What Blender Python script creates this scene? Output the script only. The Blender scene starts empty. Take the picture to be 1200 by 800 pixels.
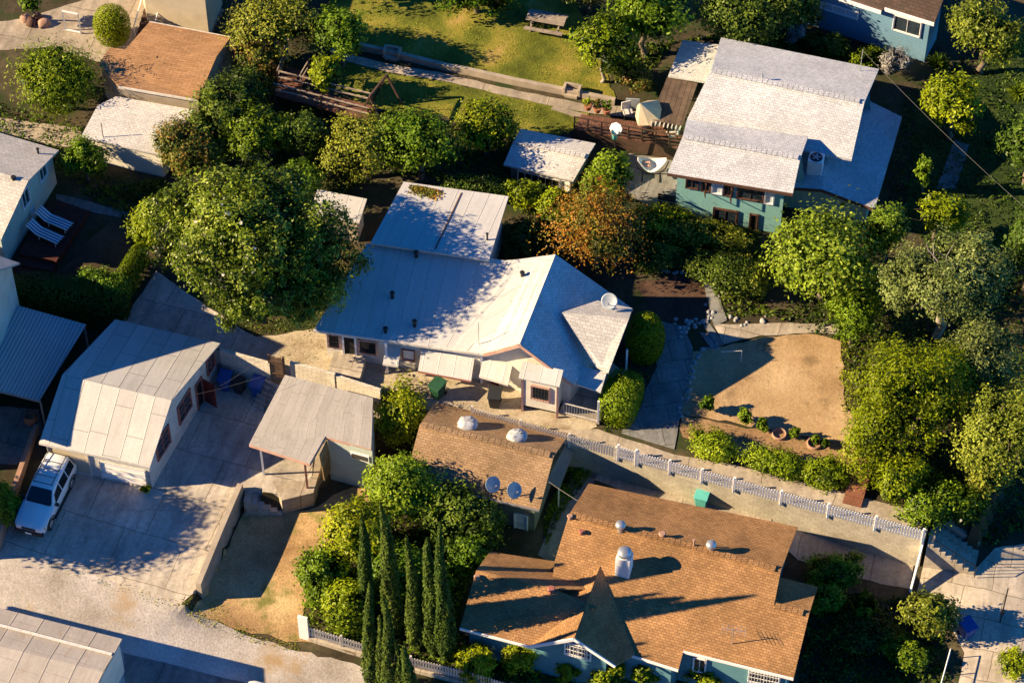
import bpy, math, random
import numpy as np
from mathutils import Vector, Matrix
from mathutils.geometry import tessellate_polygon
sc = bpy.context.scene
COL = sc.collection
random.seed(4)
# ------------------------------------------------------------------ camera model
E = math.radians(50); DIST = 150.0; FPX = 3300.0
CAM = Vector((0, -DIST*math.cos(E), DIST*math.sin(E)))
FWD = Vector((0, math.cos(E), -math.sin(E))); UPV = Vector((0, math.sin(E), math.cos(E))); RT = Vector((1, 0, 0))
def ray(px, py): return (FWD + RT*((px-600)/FPX) + UPV*((400-py)/FPX)).normalized()
def U(px, py, z):
    d = ray(px, py); t = (z-CAM.z)/d.z
    return CAM + d*t
def proj(p):
    v = Vector(p)-CAM; w = v.dot(FWD)
    return 600+FPX*v.dot(RT)/w, 400-FPX*v.dot(UPV)/w
# ------------------------------------------------------------------ terrain
class Field:
    def __init__(s, pts):
        P = [U(*p) for p in pts]
        s.xy = np.array([(p.x, p.y) for p in P]); z = np.array([p[2] for p in pts]); n = len(z)
        A = np.ones((n+1, n+1)); A[n, n] = 0
        A[:n, :n] = np.linalg.norm(s.xy[:, None]-s.xy[None], axis=2)
        s.w = np.linalg.solve(A, np.append(z, 0))
    def __call__(s, x, y):
        r = np.sqrt((np.asarray(x)[..., None]-s.xy[:, 0])**2+(np.asarray(y)[..., None]-s.xy[:, 1])**2)
        return r@s.w[:-1]+s.w[-1]
FU = Field([(120,340,2.3),(210,350,2.2),(300,400,2.3),(400,440,2.4),(560,480,2.5),(680,500,2.6),(760,520,2.7),(900,560,2.75),(1080,620,2.75),
 (900,440,2.7),(990,500,2.6),(790,370,3.0),(840,395,2.95),(800,260,3.6),(700,310,3.3),(1000,300,3.5),(1150,300,3.5),(1190,450,2.3),(1000,450,2.6),(40,290,2.6),(130,240,2.8),
 (80,140,3.2),(20,60,3.6),(200,20,3.8),(300,100,3.8),(440,150,4.0),(560,90,4.4),(600,20,4.7),(760,110,4.3),(760,210,3.6),(900,260,3.6),
 (950,60,4.5),(1150,50,4.5),(1150,200,3.9),(-250,200,2.8),(-250,0,3.5),(1450,200,3.8),(1450,0,4.4),(600,-200,5.2),(0,-200,4.4),(1200,-200,5)])
FD = Field([(0,655,.3),(100,680,.2),(205,705,.2),(235,680,.5),(285,570,1.0),(180,580,.8),(40,600,.6),(300,460,1.2),(370,570,1.0),(30,470,1.0),(100,380,1.2),(440,500,1.1),(-250,500,1.0),(-250,640,.5)])
FL = Field([(0,655,.27),(67,662,.24),(127,681,.2),(173,700,.18),(205,712,.14),(-120,645,.35),(0,700,.25),(200,740,-.05),(320,760,-.4),(420,790,-.6),(600,800,-.7),(900,800,-.7),(310,600,-.2),(260,660,-.4),(240,700,-.35),(380,620,-.1),(450,600,0),(560,640,0),
 (640,600,.3),(700,550,.9),(900,615,.95),(1055,655,.55),(1040,700,.0),(900,700,.2),(1140,665,.9),(1110,670,.75),(1190,600,1.0),(1190,760,.3),(1180,540,1.1),(1110,760,.1),(0,800,.3),(-250,700,.6),(-250,950,.4),(600,1000,-1.2),(1450,900,-1.2),(1450,600,-.4)])
def plan(pts, z): return [(lambda p: (p.x, p.y))(U(x, y, z)) for x, y in pts]
BND = [(-500,290),(-10,330),(60,352),(120,378),(132,398),(258,424),(318,441),(345,443),(445,474),(553,491),(667,523),(1082,637),(1092,606),(1150,628),(1163,600),(1190,540),(1250,480),(1800,330)]
POLY_U = plan(BND, 2.5)+[(400, 400), (-400, 400)]
POLY_D = plan([(-900,600),(-100,645),(60,664),(150,694),(205,712),(229,699),(281,580),(332,588),(358,577),(373,556),(376,528)], .6)+plan([(450,478),(300,400),(100,330),(-900,290)], 2.0)
def inpoly(x, y, P):
    x = np.asarray(x, float); y = np.asarray(y, float); c = np.zeros(x.shape, bool)
    for i in range(len(P)):
        (x0, y0), (x1, y1) = P[i-1], P[i]
        if y0 == y1: continue
        c ^= ((y0 > y) != (y1 > y)) & (x < (x1-x0)*(y-y0)/(y1-y0)+x0)
    return c
STEP = .35
X0, Y0, NX, NY = -37.1, -33.25, 212, 204
gx = X0+STEP*np.arange(NX+1); gy = Y0+STEP*np.arange(NY+1)
GX, GY = np.meshgrid(gx, gy)
GZ = np.where(inpoly(GX, GY-.4, POLY_U), FU(GX, GY), np.where(inpoly(GX, GY, POLY_D), FD(GX, GY), FL(GX, GY)))
def H(x, y):
    i = min(max((x-X0)/STEP, 0), NX-1e-6); j = min(max((y-Y0)/STEP, 0), NY-1e-6)
    a, b = int(i), int(j); u, v = i-a, j-b
    z00, z10, z01, z11 = GZ[b, a], GZ[b, a+1], GZ[b+1, a], GZ[b+1, a+1]
    if u >= v: return float(z00+(z10-z00)*u+(z11-z10)*v)
    return float(z00+(z11-z01)*u+(z01-z00)*v)
def at(px, py, dz=0.0):
    """world point on the terrain (plus dz) met by the line of sight, marching down from above"""
    d = ray(px, py); t = (11-CAM.z)/d.z
    while True:
        p = CAM+d*t
        if p.z <= H(p.x, p.y)+dz or p.z < -6: break
        t += .12
    lo, hi = t-.12, t
    for _ in range(12):
        m = (lo+hi)/2; p = CAM+d*m
        if p.z <= H(p.x, p.y)+dz: hi = m
        else: lo = m
    p = CAM+d*hi
    return Vector((p.x, p.y, H(p.x, p.y)+dz))
# ------------------------------------------------------------------ mesh builder
class MB:
    def __init__(s): s.v = []; s.f = []; s.sm = []; s.mi = []
    def add(s, vs, fs, smooth=False, mi=0):
        o = len(s.v); s.v += [tuple(v) for v in vs]
        for f in fs: s.f.append(tuple(o+i for i in f)); s.sm.append(smooth); s.mi.append(mi)
        return s
    def box(s, c, sx, sy, sz, ang=0, mi=0):
        """box with its base centre at c"""
        ca, sa = math.cos(ang), math.sin(ang); vs = []
        for z in (0, sz):
            for a, b in ((-1,-1),(1,-1),(1,1),(-1,1)):
                x, y = a*sx/2, b*sy/2; vs.append((c[0]+x*ca-y*sa, c[1]+x*sa+y*ca, c[2]+z))
        return s.add(vs, [(0,3,2,1),(4,5,6,7),(0,1,5,4),(1,2,6,5),(2,3,7,6),(3,0,4,7)], mi=mi)
    def beam(s, p, q, w, h, mi=0):
        p, q = Vector(p), Vector(q); d = (q-p)
        if d.length < 1e-6: return s
        d.normalize(); a = d.cross(Vector((0,0,1)))
        if a.length < .05: a = Vector((1,0,0))
        a.normalize(); b = a.cross(d).normalized(); vs = []
        for c in (p, q):
            for i, j in ((-1,-1),(1,-1),(1,1),(-1,1)): vs.append(c+a*(i*w/2)+b*(j*h/2))
        return s.add(vs, [(0,1,2,3),(7,6,5,4),(4,5,1,0),(5,6,2,1),(6,7,3,2),(7,4,0,3)], mi=mi)
    def cyl(s, p, q, r0, r1=None, n=10, mi=0, cap=True):
        if r1 is None: r1 = r0
        p, q = Vector(p), Vector(q); d = (q-p).normalized()
        a = d.orthogonal().normalized(); b = d.cross(a); vs = []
        for c, r in ((p, r0), (q, r1)):
            for k in range(n):
                t = 2*math.pi*k/n; vs.append(c+a*(r*math.cos(t))+b*(r*math.sin(t)))
        s.add(vs, [(k, (k+1) % n, n+(k+1) % n, n+k) for k in range(n)], True, mi)
        if cap: s.add(vs, [tuple(range(n-1, -1, -1)), tuple(range(n, 2*n))], False, mi)
        return s
    def lathe(s, c, prof, n=20, axis=Vector((0,0,1)), mi=0, smooth=True):
        c = Vector(c); ax = Vector(axis).normalized(); a = ax.orthogonal().normalized(); b = ax.cross(a); vs = []
        for r, z in prof:
            for k in range(n):
                t = 2*math.pi*k/n; vs.append(c+ax*z+a*(r*math.cos(t))+b*(r*math.sin(t)))
        fs = []
        for i in range(len(prof)-1):
            for k in range(n): fs.append((i*n+k, i*n+(k+1) % n, (i+1)*n+(k+1) % n, (i+1)*n+k))
        fs.append(tuple(range((len(prof)-1)*n, len(prof)*n)))
        return s.add(vs, fs, smooth, mi)
    def slab(s, pts, th, mi=0):
        """solid under a 3-D polygon (thickness th straight down)"""
        P = [Vector(p) for p in pts]; n = len(P)
        tri = tessellate_polygon([[Vector((p.x, p.y, 0)) for p in P]])
        area = sum(P[i-1].x*P[i].y-P[i].x*P[i-1].y for i in range(n))
        if area < 0: P = P[::-1]; tri = [tuple(n-1-i for i in t) for t in tri]
        vs = P+[p-Vector((0,0,th)) for p in P]; fs = []
        if n == 4:
            fs += [(0,1,2,3), (7,6,5,4)]
        else:
            for t in tri:
                a, b, c = t
                if (P[b].x-P[a].x)*(P[c].y-P[a].y)-(P[c].x-P[a].x)*(P[b].y-P[a].y) < 0: b, c = c, b
                fs += [(a, b, c), (n+c, n+b, n+a)]
        fs += [(i, n+i, n+(i+1) % n, (i+1) % n) for i in range(n)]
        return s.add(vs, fs, mi=mi)
def thing(name, label, cat, loc=(0,0,0), group=None):
    o = bpy.data.objects.new(name, None); COL.objects.link(o); o.location = loc
    o.empty_display_size = .3
    return tag(o, label, cat, group)
def tag(o, label, cat, group=None):
    o['label'] = label; o['category'] = cat
    if group: o['group'] = group
    return o
def origin(o):
    p = Vector((0,0,0))
    while o is not None: p += o.location; o = o.parent
    return p
def obj(name, m, mat, parent=None, loc=None, bevel=0, theta=0.0, uvs=True):
    """link a builder (world coordinates) as one mesh object under parent"""
    me = bpy.data.meshes.new(name)
    base = origin(parent) if parent is not None else (Vector(loc) if loc is not None else Vector((0,0,0)))
    me.from_pydata([(v[0]-base.x, v[1]-base.y, v[2]-base.z) for v in m.v], [], m.f)
    me.polygons.foreach_set('use_smooth', m.sm)
    for mm in (mat if isinstance(mat, (list, tuple)) else [mat]): me.materials.append(mm)
    me.polygons.foreach_set('material_index', m.mi)
    if uvs:
        uv = me.uv_layers.new(name='UVMap').data
        ct, st = math.cos(theta), math.sin(theta)
        for p in me.polygons:
            n = p.normal
            if abs(n.z) > .985: ua = Vector((ct, st, 0)); va = Vector((-st, ct, 0))
            else:
                ua = Vector((-n.y, n.x, 0)).normalized(); va = n.cross(ua)
                if va.z < 0: ua, va = -ua, -va
            for li in p.loop_indices:
                w = me.vertices[me.loops[li].vertex_index].co+base
                uv[li].uv = (w.dot(ua), w.dot(va))
    me.update()
    o = bpy.data.objects.new(name, me); COL.objects.link(o)
    if parent is not None: o.parent = parent
    else: o.location = base
    if bevel:
        b = o.modifiers.new('bevel', 'BEVEL'); b.width = bevel; b.segments = 2; b.limit_method = 'ANGLE'
    return o
def copy_tree(o, parent=None):
    c = o.copy(); COL.objects.link(c)
    if parent is not None: c.parent = parent
    for ch in list(o.children): copy_tree(ch, c)
    return c
# ------------------------------------------------------------------ materials
class NT:
    def __init__(s, name):
        s.m = bpy.data.materials.new(name); s.m.use_nodes = True; s.t = s.m.node_tree; s.n = s.t.nodes
        s.b = s.n['Principled BSDF']; s.out = s.n['Material Output']; s._p = None; s._u = None
    def add(s, typ, ins=None, **kw):
        n = s.n.new(typ)
        for k, v in kw.items(): setattr(n, k, v)
        for k, v in (ins or {}).items(): s.set(n.inputs[k], v)
        return n
    def set(s, sock, v):
        if isinstance(v, bpy.types.NodeSocket): s.t.links.new(v, sock)
        elif isinstance(v, (tuple, list)) and len(v) == 3 and sock.type == 'RGBA': sock.default_value = (*v, 1)
        else: sock.default_value = v
    def pos(s):
        if s._p is None: s._p = s.add('ShaderNodeNewGeometry').outputs['Position']
        return s._p
    def uv(s):
        if s._u is None: s._u = s.add('ShaderNodeTexCoord').outputs['UV']
        return s._u
    def math(s, op, a, b=0.0, clamp=False):
        n = s.add('ShaderNodeMath', operation=op, use_clamp=clamp); s.set(n.inputs[0], a); s.set(n.inputs[1], b); return n.outputs[0]
    def noise(s, co, scale, detail=4, rough=.55):
        return s.add('ShaderNodeTexNoise', {'Vector': co, 'Scale': scale, 'Detail': detail, 'Roughness': rough}).outputs['Fac']
    def ramp(s, fac, stops):
        r = s.add('ShaderNodeValToRGB'); s.set(r.inputs[0], fac); e = r.color_ramp.elements
        while len(e) < len(stops): e.new(.5)
        for k, (p, c) in enumerate(stops): e[k].position = p; e[k].color = (*c, 1) if len(c) == 3 else c
        return r.outputs[0]
    def mix(s, fac, a, b, blend='MIX'):
        n = s.add('ShaderNodeMix', data_type='RGBA', blend_type=blend)
        s.set(n.inputs[0], fac); s.set(n.inputs[6], a); s.set(n.inputs[7], b); return n.outputs[2]
    def rng(s, v, a, b, c=0., d=1.):
        n = s.add('ShaderNodeMapRange', {'Value': v, 'From Min': a, 'From Max': b, 'To Min': c, 'To Max': d}); return n.outputs[0]
    def scl(s, co, v):
        n = s.add('ShaderNodeVectorMath', operation='MULTIPLY'); s.set(n.inputs[0], co); n.inputs[1].default_value = v; return n.outputs[0]
    def xyz(s, co): return s.add('ShaderNodeSeparateXYZ', {0: co}).outputs
    def done(s, col, rough=.8, bump=None, bs=.3, bd=.02, metal=0., spec=.3):
        s.set(s.b.inputs['Base Color'], col); s.set(s.b.inputs['Roughness'], rough); s.b.inputs['Metallic'].default_value = metal
        s.b.inputs['Specular IOR Level'].default_value = spec
        if bump is not None:
            bn = s.add('ShaderNodeBump', {'Height': bump, 'Strength': bs, 'Distance': bd}); s.t.links.new(bn.outputs[0], s.b.inputs['Normal'])
        return s.m
def sc_(c, k): return tuple(x*k for x in c)
def m_plain(name, c, rough=.6, metal=0., var=.12, scale=3., spec=.3):
    t = NT(name); n = t.noise(t.pos(), scale, 5, .6)
    return t.done(t.ramp(n, [(.3, sc_(c, 1-var)), (.7, sc_(c, 1+var))]), rough, metal=metal, spec=spec)
def m_ground(name, stops, scale=.35, fine=6., fa=.35, bump=.25, spots=None, rough=.95):
    t = NT(name); p = t.pos()
    n = t.noise(p, scale, 6, .6); c = t.ramp(n, stops)
    g = t.noise(p, fine, 6, .7)
    c = t.mix(1., c, t.ramp(g, [(.25, (1-fa,)*3), (.75, (1+fa*.6,)*3)]), 'MULTIPLY')
    g2 = t.noise(p, 26, 4, .8); c = t.mix(1., c, t.ramp(g2, [(.3, (.62,)*3), (.55, (1.,)*3), (.75, (1.3,)*3)]), 'MULTIPLY')
    if spots:
        col, sc2, lo, hi = spots
        s2 = t.noise(p, sc2, 6, .65)
        c = t.mix(t.rng(s2, lo, hi), c, col)
    return t.done(c, rough, g, bump, .05, spec=.15)
def m_concrete(name, c, slab=2.2, ang=0., stain=(.5,.5,.5), joint=True, crack=.4, fa=.3, blotch=.35):
    t = NT(name); p = t.pos()
    n1 = t.noise(p, .45, 6, .6); n2 = t.noise(p, 5, 6, .7); n3 = t.noise(p, 1.3, 5, .6)
    col = t.ramp(n1, [(.3, sc_(c, 1-blotch)), (.55, c), (.75, sc_(c, 1.12))])
    col = t.mix(1., col, t.ramp(n2, [(.3, (1-fa,)*3), (.7, (1.1,)*3)]), 'MULTIPLY')
    rm = t.add('ShaderNodeMapping', {'Vector': p, 'Rotation': (0, 0, ang+math.pi/2)}).outputs[0]; sk = t.noise(t.scl(rm, (.25, 2.2, 1)), 1., 5, .6)
    col = t.mix(1., col, t.ramp(sk, [(.32, (.76,)*3), (.6, (1.08,)*3)]), 'MULTIPLY')
    col = t.mix(t.rng(n3, .55, .72, 0, .7), col, tuple(c[i]*stain[i] for i in range(3)))
    h = n2
    if joint:
        mp = t.add('ShaderNodeMapping', {'Vector': p, 'Rotation': (0, 0, ang)})
        w = t.add('ShaderNodeTexNoise', {'Vector': p, 'Scale': .9, 'Detail': 3}).outputs['Color']
        v = t.add('ShaderNodeVectorMath', operation='MULTIPLY_ADD'); t.set(v.inputs[0], w); v.inputs[1].default_value = (.25, .25, 0); t.set(v.inputs[2], mp.outputs[0])
        b = t.add('ShaderNodeTexBrick', {'Vector': v.outputs[0], 'Scale': 1., 'Mortar Size': .022, 'Brick Width': slab*1.25, 'Row Height': slab, 'Color1': (1,1,1), 'Color2': (.86,.86,.86), 'Mortar': (.45,.42,.38)})
        b.offset = .35
        col = t.mix(1., col, b.outputs['Color'], 'MULTIPLY')
        vor = t.add('ShaderNodeTexVoronoi', {'Vector': v.outputs[0], 'Scale': .32}, feature='DISTANCE_TO_EDGE')
        col = t.mix(t.rng(vor.outputs[0], .0, .01, crack, 0.), col, sc_(c, .3))
    return t.done(col, .9, h, .2, .03, spec=.2)
def m_shingle(name, c1, c2, mortar, row=.17, width=.33, var=.22, bs=.35, dirt=None):
    t = NT(name); uv = t.uv(); p = t.pos()
    b = t.add('ShaderNodeTexBrick', {'Vector': uv, 'Scale': 1., 'Mortar Size': .010, 'Mortar Smooth': .5, 'Bias': 0., 'Brick Width': width, 'Row Height': row, 'Color1': c1, 'Color2': c2, 'Mortar': mortar})
    n = t.noise(p, .5, 5, .6); g = t.noise(p, 9, 5, .7)
    col = t.mix(1., b.outputs['Color'], t.ramp(n, [(.3, (1-var,)*3), (.7, (1+var*.6,)*3)]), 'MULTIPLY')
    col = t.mix(1., col, t.ramp(g, [(.3, (.75,)*3), (.7, (1.2,)*3)]), 'MULTIPLY')
    st = t.noise(t.scl(uv, (2.2, .25, 1)), 1., 5, .6)
    col = t.mix(t.rng(st, .58, .8, 0, .4), col, sc_(c1, .6) if dirt is None else dirt)
    y = t.xyz(uv)[1]; fr = t.math('FRACT', t.math('DIVIDE', y, row))
    hgt = t.math('ADD', t.math('MULTIPLY', fr, -.7), t.math('MULTIPLY', b.outputs['Fac'], -.5))
    return t.done(col, .9, hgt, bs, .03, spec=.2)
def m_panel(name, c, width=.75, seam=.35, streak=.25, rough=.5, rust=None, length=0, corr=0, patch=.12):
    """sheet roofing: long seams up the slope, streaks and stains"""
    t = NT(name); uv = t.uv(); p = t.pos(); o = t.xyz(uv)
    wob = t.noise(p, .8, 3)
    u = t.math('ADD', o[0], t.math('MULTIPLY', wob, .06))
    fr = t.math('FRACT', t.math('DIVIDE', u, width)); d = t.math('ABSOLUTE', t.math('SUBTRACT', fr, .5))
    sm = t.rng(d, .47, .495)
    idx = t.math('FLOOR', t.math('DIVIDE', u, width))
    wn = t.add('ShaderNodeTexWhiteNoise', noise_dimensions='1D'); t.set(wn.inputs['W'], idx)
    st = t.noise(t.scl(uv, (5, .35, 1)), 1., 5, .65); n2 = t.noise(p, .6, 6, .6); n3 = t.noise(p, 7, 5, .7)
    k = t.math('ADD', t.math('MULTIPLY', wn.outputs[0], patch), t.math('MULTIPLY', st, streak))
    k = t.math('ADD', k, t.math('MULTIPLY', n2, streak*.8))
    col = t.ramp(k, [(.05, sc_(c, 1.08)), (.62, sc_(c, .62))])
    col = t.mix(1., col, t.ramp(n3, [(.3, (.88,)*3), (.7, (1.06,)*3)]), 'MULTIPLY')
    col = t.mix(t.math('MULTIPLY', sm, seam), col, sc_(c, .3))
    if length:
        fl = t.math('FRACT', t.math('ADD', t.math('DIVIDE', o[1], length), t.math('MULTIPLY', wn.outputs[0], .6)))
        col = t.mix(t.math('MULTIPLY', t.rng(t.math('ABSOLUTE', t.math('SUBTRACT', fl, .5)), .488, .497), seam), col, sc_(c, .3))
    if rust:
        rn = t.noise(t.scl(uv, (1.6, .5, 1)), 1.2, 6, .7); col = t.mix(t.rng(rn, rust[1], rust[2], 0, .85), col, rust[0])
    hgt = sm
    if corr:
        hgt = t.math('SINE', t.math('MULTIPLY', o[0], 2*math.pi/corr))
        col = t.mix(1., col, t.ramp(t.rng(hgt, -1, 1), [(.0, (.6,)*3), (.6, (1.05,)*3)]), 'MULTIPLY')
    return t.done(col, rough, hgt, .5, .03, spec=.4)
def m_siding(name, c, pitch=.16, dirt=.3, peel=0., vert=False):
    t = NT(name); uv = t.uv(); p = t.pos(); o = t.xyz(uv)
    fr = t.math('FRACT', t.math('DIVIDE', o[0 if vert else 1], pitch))
    ln = t.rng(fr, .0, .12, 1, 0); n = t.noise(p, 1.2, 6, .65); g = t.noise(p, 11, 5, .7)
    col = t.ramp(n, [(.25, sc_(c, 1-dirt)), (.65, c)])
    col = t.mix(1., col, t.ramp(g, [(.3, (.85,)*3), (.7, (1.06,)*3)]), 'MULTIPLY')
    col = t.mix(t.math('MULTIPLY', ln, .5), col, sc_(c, .3))
    if peel:
        r = t.noise(t.scl(uv, (1.1, 4.5, 1)), 1.5, 7, .75); col = t.mix(t.rng(r, peel, peel+.035, 0, .9), col, (.09, .055, .04))
    return t.done(col, .75, t.math('SUBTRACT', 1., fr), .35, .02, spec=.25)
def m_planks(name, c1, c2, gap, w=.14, l=2.4, ang=None):
    t = NT(name); uv = t.uv(); p = t.pos()
    co = uv
    if ang is not None: co = t.add('ShaderNodeMapping', {'Vector': p, 'Rotation': (0, 0, ang)}).outputs[0]
    b = t.add('ShaderNodeTexBrick', {'Vector': co, 'Scale': 1., 'Mortar Size': .012, 'Brick Width': l, 'Row Height': w, 'Color1': c1, 'Color2': c2, 'Mortar': gap})
    n = t.noise(p, 2., 5, .65)
    col = t.mix(1., b.outputs['Color'], t.ramp(n, [(.3, (.65,)*3), (.7, (1.2,)*3)]), 'MULTIPLY')
    return t.done(col, .8, b.outputs['Fac'], -.4, .02, spec=.2)
def m_block(name, c, bw=.4, bh=.2, mortar=.75):
    t = NT(name); uv = t.uv(); p = t.pos()
    b = t.add('ShaderNodeTexBrick', {'Vector': uv, 'Scale': 1., 'Mortar Size': .014, 'Brick Width': bw, 'Row Height': bh, 'Color1': c, 'Color2': sc_(c, .85), 'Mortar': sc_(c, mortar)})
    n = t.noise(p, .9, 6, .65); g = t.noise(p, 9, 4, .7)
    col = t.mix(1., b.outputs['Color'], t.ramp(n, [(.3, (.72,)*3), (.7, (1.12,)*3)]), 'MULTIPLY')
    col = t.mix(1., col, t.ramp(g, [(.3, (.8,)*3), (.7, (1.1,)*3)]), 'MULTIPLY')
    return t.done(col, .9, b.outputs['Fac'], -.4, .02, spec=.15)
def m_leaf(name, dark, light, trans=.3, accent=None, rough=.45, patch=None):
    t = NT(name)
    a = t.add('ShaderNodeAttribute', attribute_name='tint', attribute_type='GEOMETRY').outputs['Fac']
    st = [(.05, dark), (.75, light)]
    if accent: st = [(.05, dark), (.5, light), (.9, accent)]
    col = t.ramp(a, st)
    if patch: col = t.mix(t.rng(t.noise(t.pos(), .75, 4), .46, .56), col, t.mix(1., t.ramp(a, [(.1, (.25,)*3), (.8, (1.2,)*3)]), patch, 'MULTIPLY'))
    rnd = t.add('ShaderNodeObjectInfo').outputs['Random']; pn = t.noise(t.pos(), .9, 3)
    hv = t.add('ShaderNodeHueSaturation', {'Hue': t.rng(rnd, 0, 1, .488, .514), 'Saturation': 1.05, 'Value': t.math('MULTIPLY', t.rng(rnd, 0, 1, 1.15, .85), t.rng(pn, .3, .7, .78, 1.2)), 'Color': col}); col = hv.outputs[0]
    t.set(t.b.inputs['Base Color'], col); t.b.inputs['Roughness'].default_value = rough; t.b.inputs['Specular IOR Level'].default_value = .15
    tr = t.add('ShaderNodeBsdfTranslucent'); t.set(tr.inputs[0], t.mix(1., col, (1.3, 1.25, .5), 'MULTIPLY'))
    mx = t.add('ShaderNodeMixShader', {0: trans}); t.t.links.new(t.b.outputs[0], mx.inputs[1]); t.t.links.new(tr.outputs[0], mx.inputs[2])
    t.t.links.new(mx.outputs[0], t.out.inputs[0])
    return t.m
def m_glass(name, c=(.02, .03, .04), rough=.08):
    t = NT(name); n = t.noise(t.pos(), 1.5, 3)
    return t.done(t.ramp(n, [(.3, sc_(c, .6)), (.7, sc_(c, 1.6))]), rough, spec=.6)
# ------------------------------------------------------------------ foliage
LEAF_TOTAL = 0
def leaf_mesh(name, P, Nn, size, asp, tint, mat, parent, base, droop=0.):
    """P points, Nn leaf normals (numpy) -> one mesh of kite-shaped leaves"""
    global LEAF_TOTAL
    rng = np.random.default_rng(len(P)); n = len(P); LEAF_TOTAL += n
    Nn = Nn/np.maximum(np.linalg.norm(Nn, axis=1, keepdims=True), 1e-6)
    r = rng.normal(size=(n, 3)); r[:, 2] -= droop
    a = r-Nn*np.sum(r*Nn, axis=1, keepdims=True); a /= np.maximum(np.linalg.norm(a, axis=1, keepdims=True), 1e-6)
    b = np.cross(Nn, a); s = (size*rng.uniform(.65, 1.35, n))[:, None]
    V = np.stack([P-a*s, P+b*s*asp-a*s*.1, P+a*s, P-b*s*asp-a*s*.1], axis=1).reshape(-1, 3)-np.array(base)
    me = bpy.data.meshes.new(name)
    me.vertices.add(4*n); me.vertices.foreach_set('co', V.astype(np.float32).ravel())
    me.loops.add(4*n); me.loops.foreach_set('vertex_index', np.arange(4*n, dtype=np.int32))
    me.polygons.add(n); me.polygons.foreach_set('loop_start', np.arange(0, 4*n, 4, dtype=np.int32))
    try: me.polygons.foreach_set('loop_total', np.full(n, 4, dtype=np.int32))
    except Exception: pass
    at_ = me.attributes.new('tint', 'FLOAT', 'FACE'); at_.data.foreach_set('value', np.clip(tint, 0, 1).astype(np.float32))
    me.update(calc_edges=True); me.validate()
    me.materials.append(mat)
    o = bpy.data.objects.new(name, me); COL.objects.link(o)
    if parent is not None: o.parent = parent
    else: o.location = base
    return o
def sphere_dirs(rng, n):
    d = rng.normal(size=(n, 3)); return d/np.linalg.norm(d, axis=1, keepdims=True)
def crown_points(rng, c, rad, n, lobes=9, lobe=.5, clump=.35, power=2., box=False, rot=0., fill=.18, gap=.22):
    """leaf positions on the uneven skin of an ellipsoid broken into lobes and clumps; returns points, outward, tint"""
    rad = np.array(rad, float)
    P = []; O = []; T = []
    if box:
        # rounded box skin
        d = sphere_dirs(rng, n*2); q = np.sign(d)*np.abs(d)**(1/power); m = np.max(np.abs(d), axis=1, keepdims=True)
        q = d/((np.sum(np.abs(d)**power, axis=1, keepdims=True))**(1/power))
        q = q[:n]; k = rng.uniform(.9, 1.04, (n, 1))
        P = q*rad*k; O = q/rad; T = rng.normal(.5, .12, n)
    else:
        ld = sphere_dirs(rng, lobes); ld[:, 2] = np.abs(ld[:, 2])*1.0-.25
        lc = ld*(1-lobe)*rng.uniform(.75, 1.15, (lobes, 1)); lr = lobe*rng.uniform(.75, 1.25, lobes)
        lt = rng.normal(0, .1, lobes)
        nl = np.maximum((n*lr**2/np.sum(lr**2)).astype(int), 8)
        for i in range(lobes):
            m = nl[i]; ncl = max(int(m/38), 3)
            cd = sphere_dirs(rng, ncl); cs = rng.uniform(.74, 1.06, ncl); ct = rng.normal(0, .13, ncl); keep = rng.random(ncl) > gap
            k = rng.integers(0, ncl, m); k = np.where(keep[k], k, rng.integers(0, ncl, m))
            off = rng.normal(size=(m, 3))*clump*lr[i]*.55
            pt = cd[k]*cs[k][:, None]*lr[i]+off
            inn = rng.random(m) < fill; pt[inn] *= rng.uniform(.2, .8, (inn.sum(), 1))
            o = pt/np.maximum(np.linalg.norm(pt, axis=1, keepdims=True), 1e-6)
            P.append((lc[i]+pt)*rad); O.append(o*.7+lc[i]*.5); T.append(.5+lt[i]+ct[k]+rng.normal(0, .1, m))
        P = np.concatenate(P); O = np.concatenate(O); T = np.concatenate(T)
    if rot:
        ca, sa = math.cos(rot), math.sin(rot); R = np.array([[ca, -sa, 0], [sa, ca, 0], [0, 0, 1]])
        P = P@R.T; O = O@R.T
    return P+np.array(c), O, T
def limb_mesh(rng, base, c, rad, tr, n=6, fork=.45):
    m = MB(); base = Vector(base); c = Vector(c)
    f = base.lerp(Vector((c.x, c.y, c.z-rad[2]*.45)), 1.0)
    def curve(p, q, r0, r1, k=4):
        prev = p; pr = r0; jit = (q-p).length*.06
        for i in range(1, k+1):
            t = i/k; x = p.lerp(q, t)
            if i < k: x += Vector(rng.normal(size=3))*jit
            r = r0+(r1-r0)*t; m.cyl(prev, x, pr, r, 7, cap=False); prev, pr = x, r
    curve(base-Vector((0,0,.2)), f, tr*1.25, tr*.8)
    for i in range(n):
        d = Vector(sphere_dirs(rng, 1)[0]); d.z = abs(d.z)*.9+.1
        e = c+Vector((d.x*rad[0]*.82, d.y*rad[1]*.82, (d.z-.25)*rad[2]*.85))
        curve(f, e, tr*.55, tr*.1)
        g = f.lerp(e, .5); d2 = Vector(sphere_dirs(rng, 1)[0]); e2 = c+Vector((d2.x*rad[0]*.8, d2.y*rad[1]*.8, d2.z*rad[2]*.6))
        curve(g, e2, tr*.3, tr*.06, 3)
    return m
LEAF_N, LEAF_S = 1.75, .78
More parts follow.
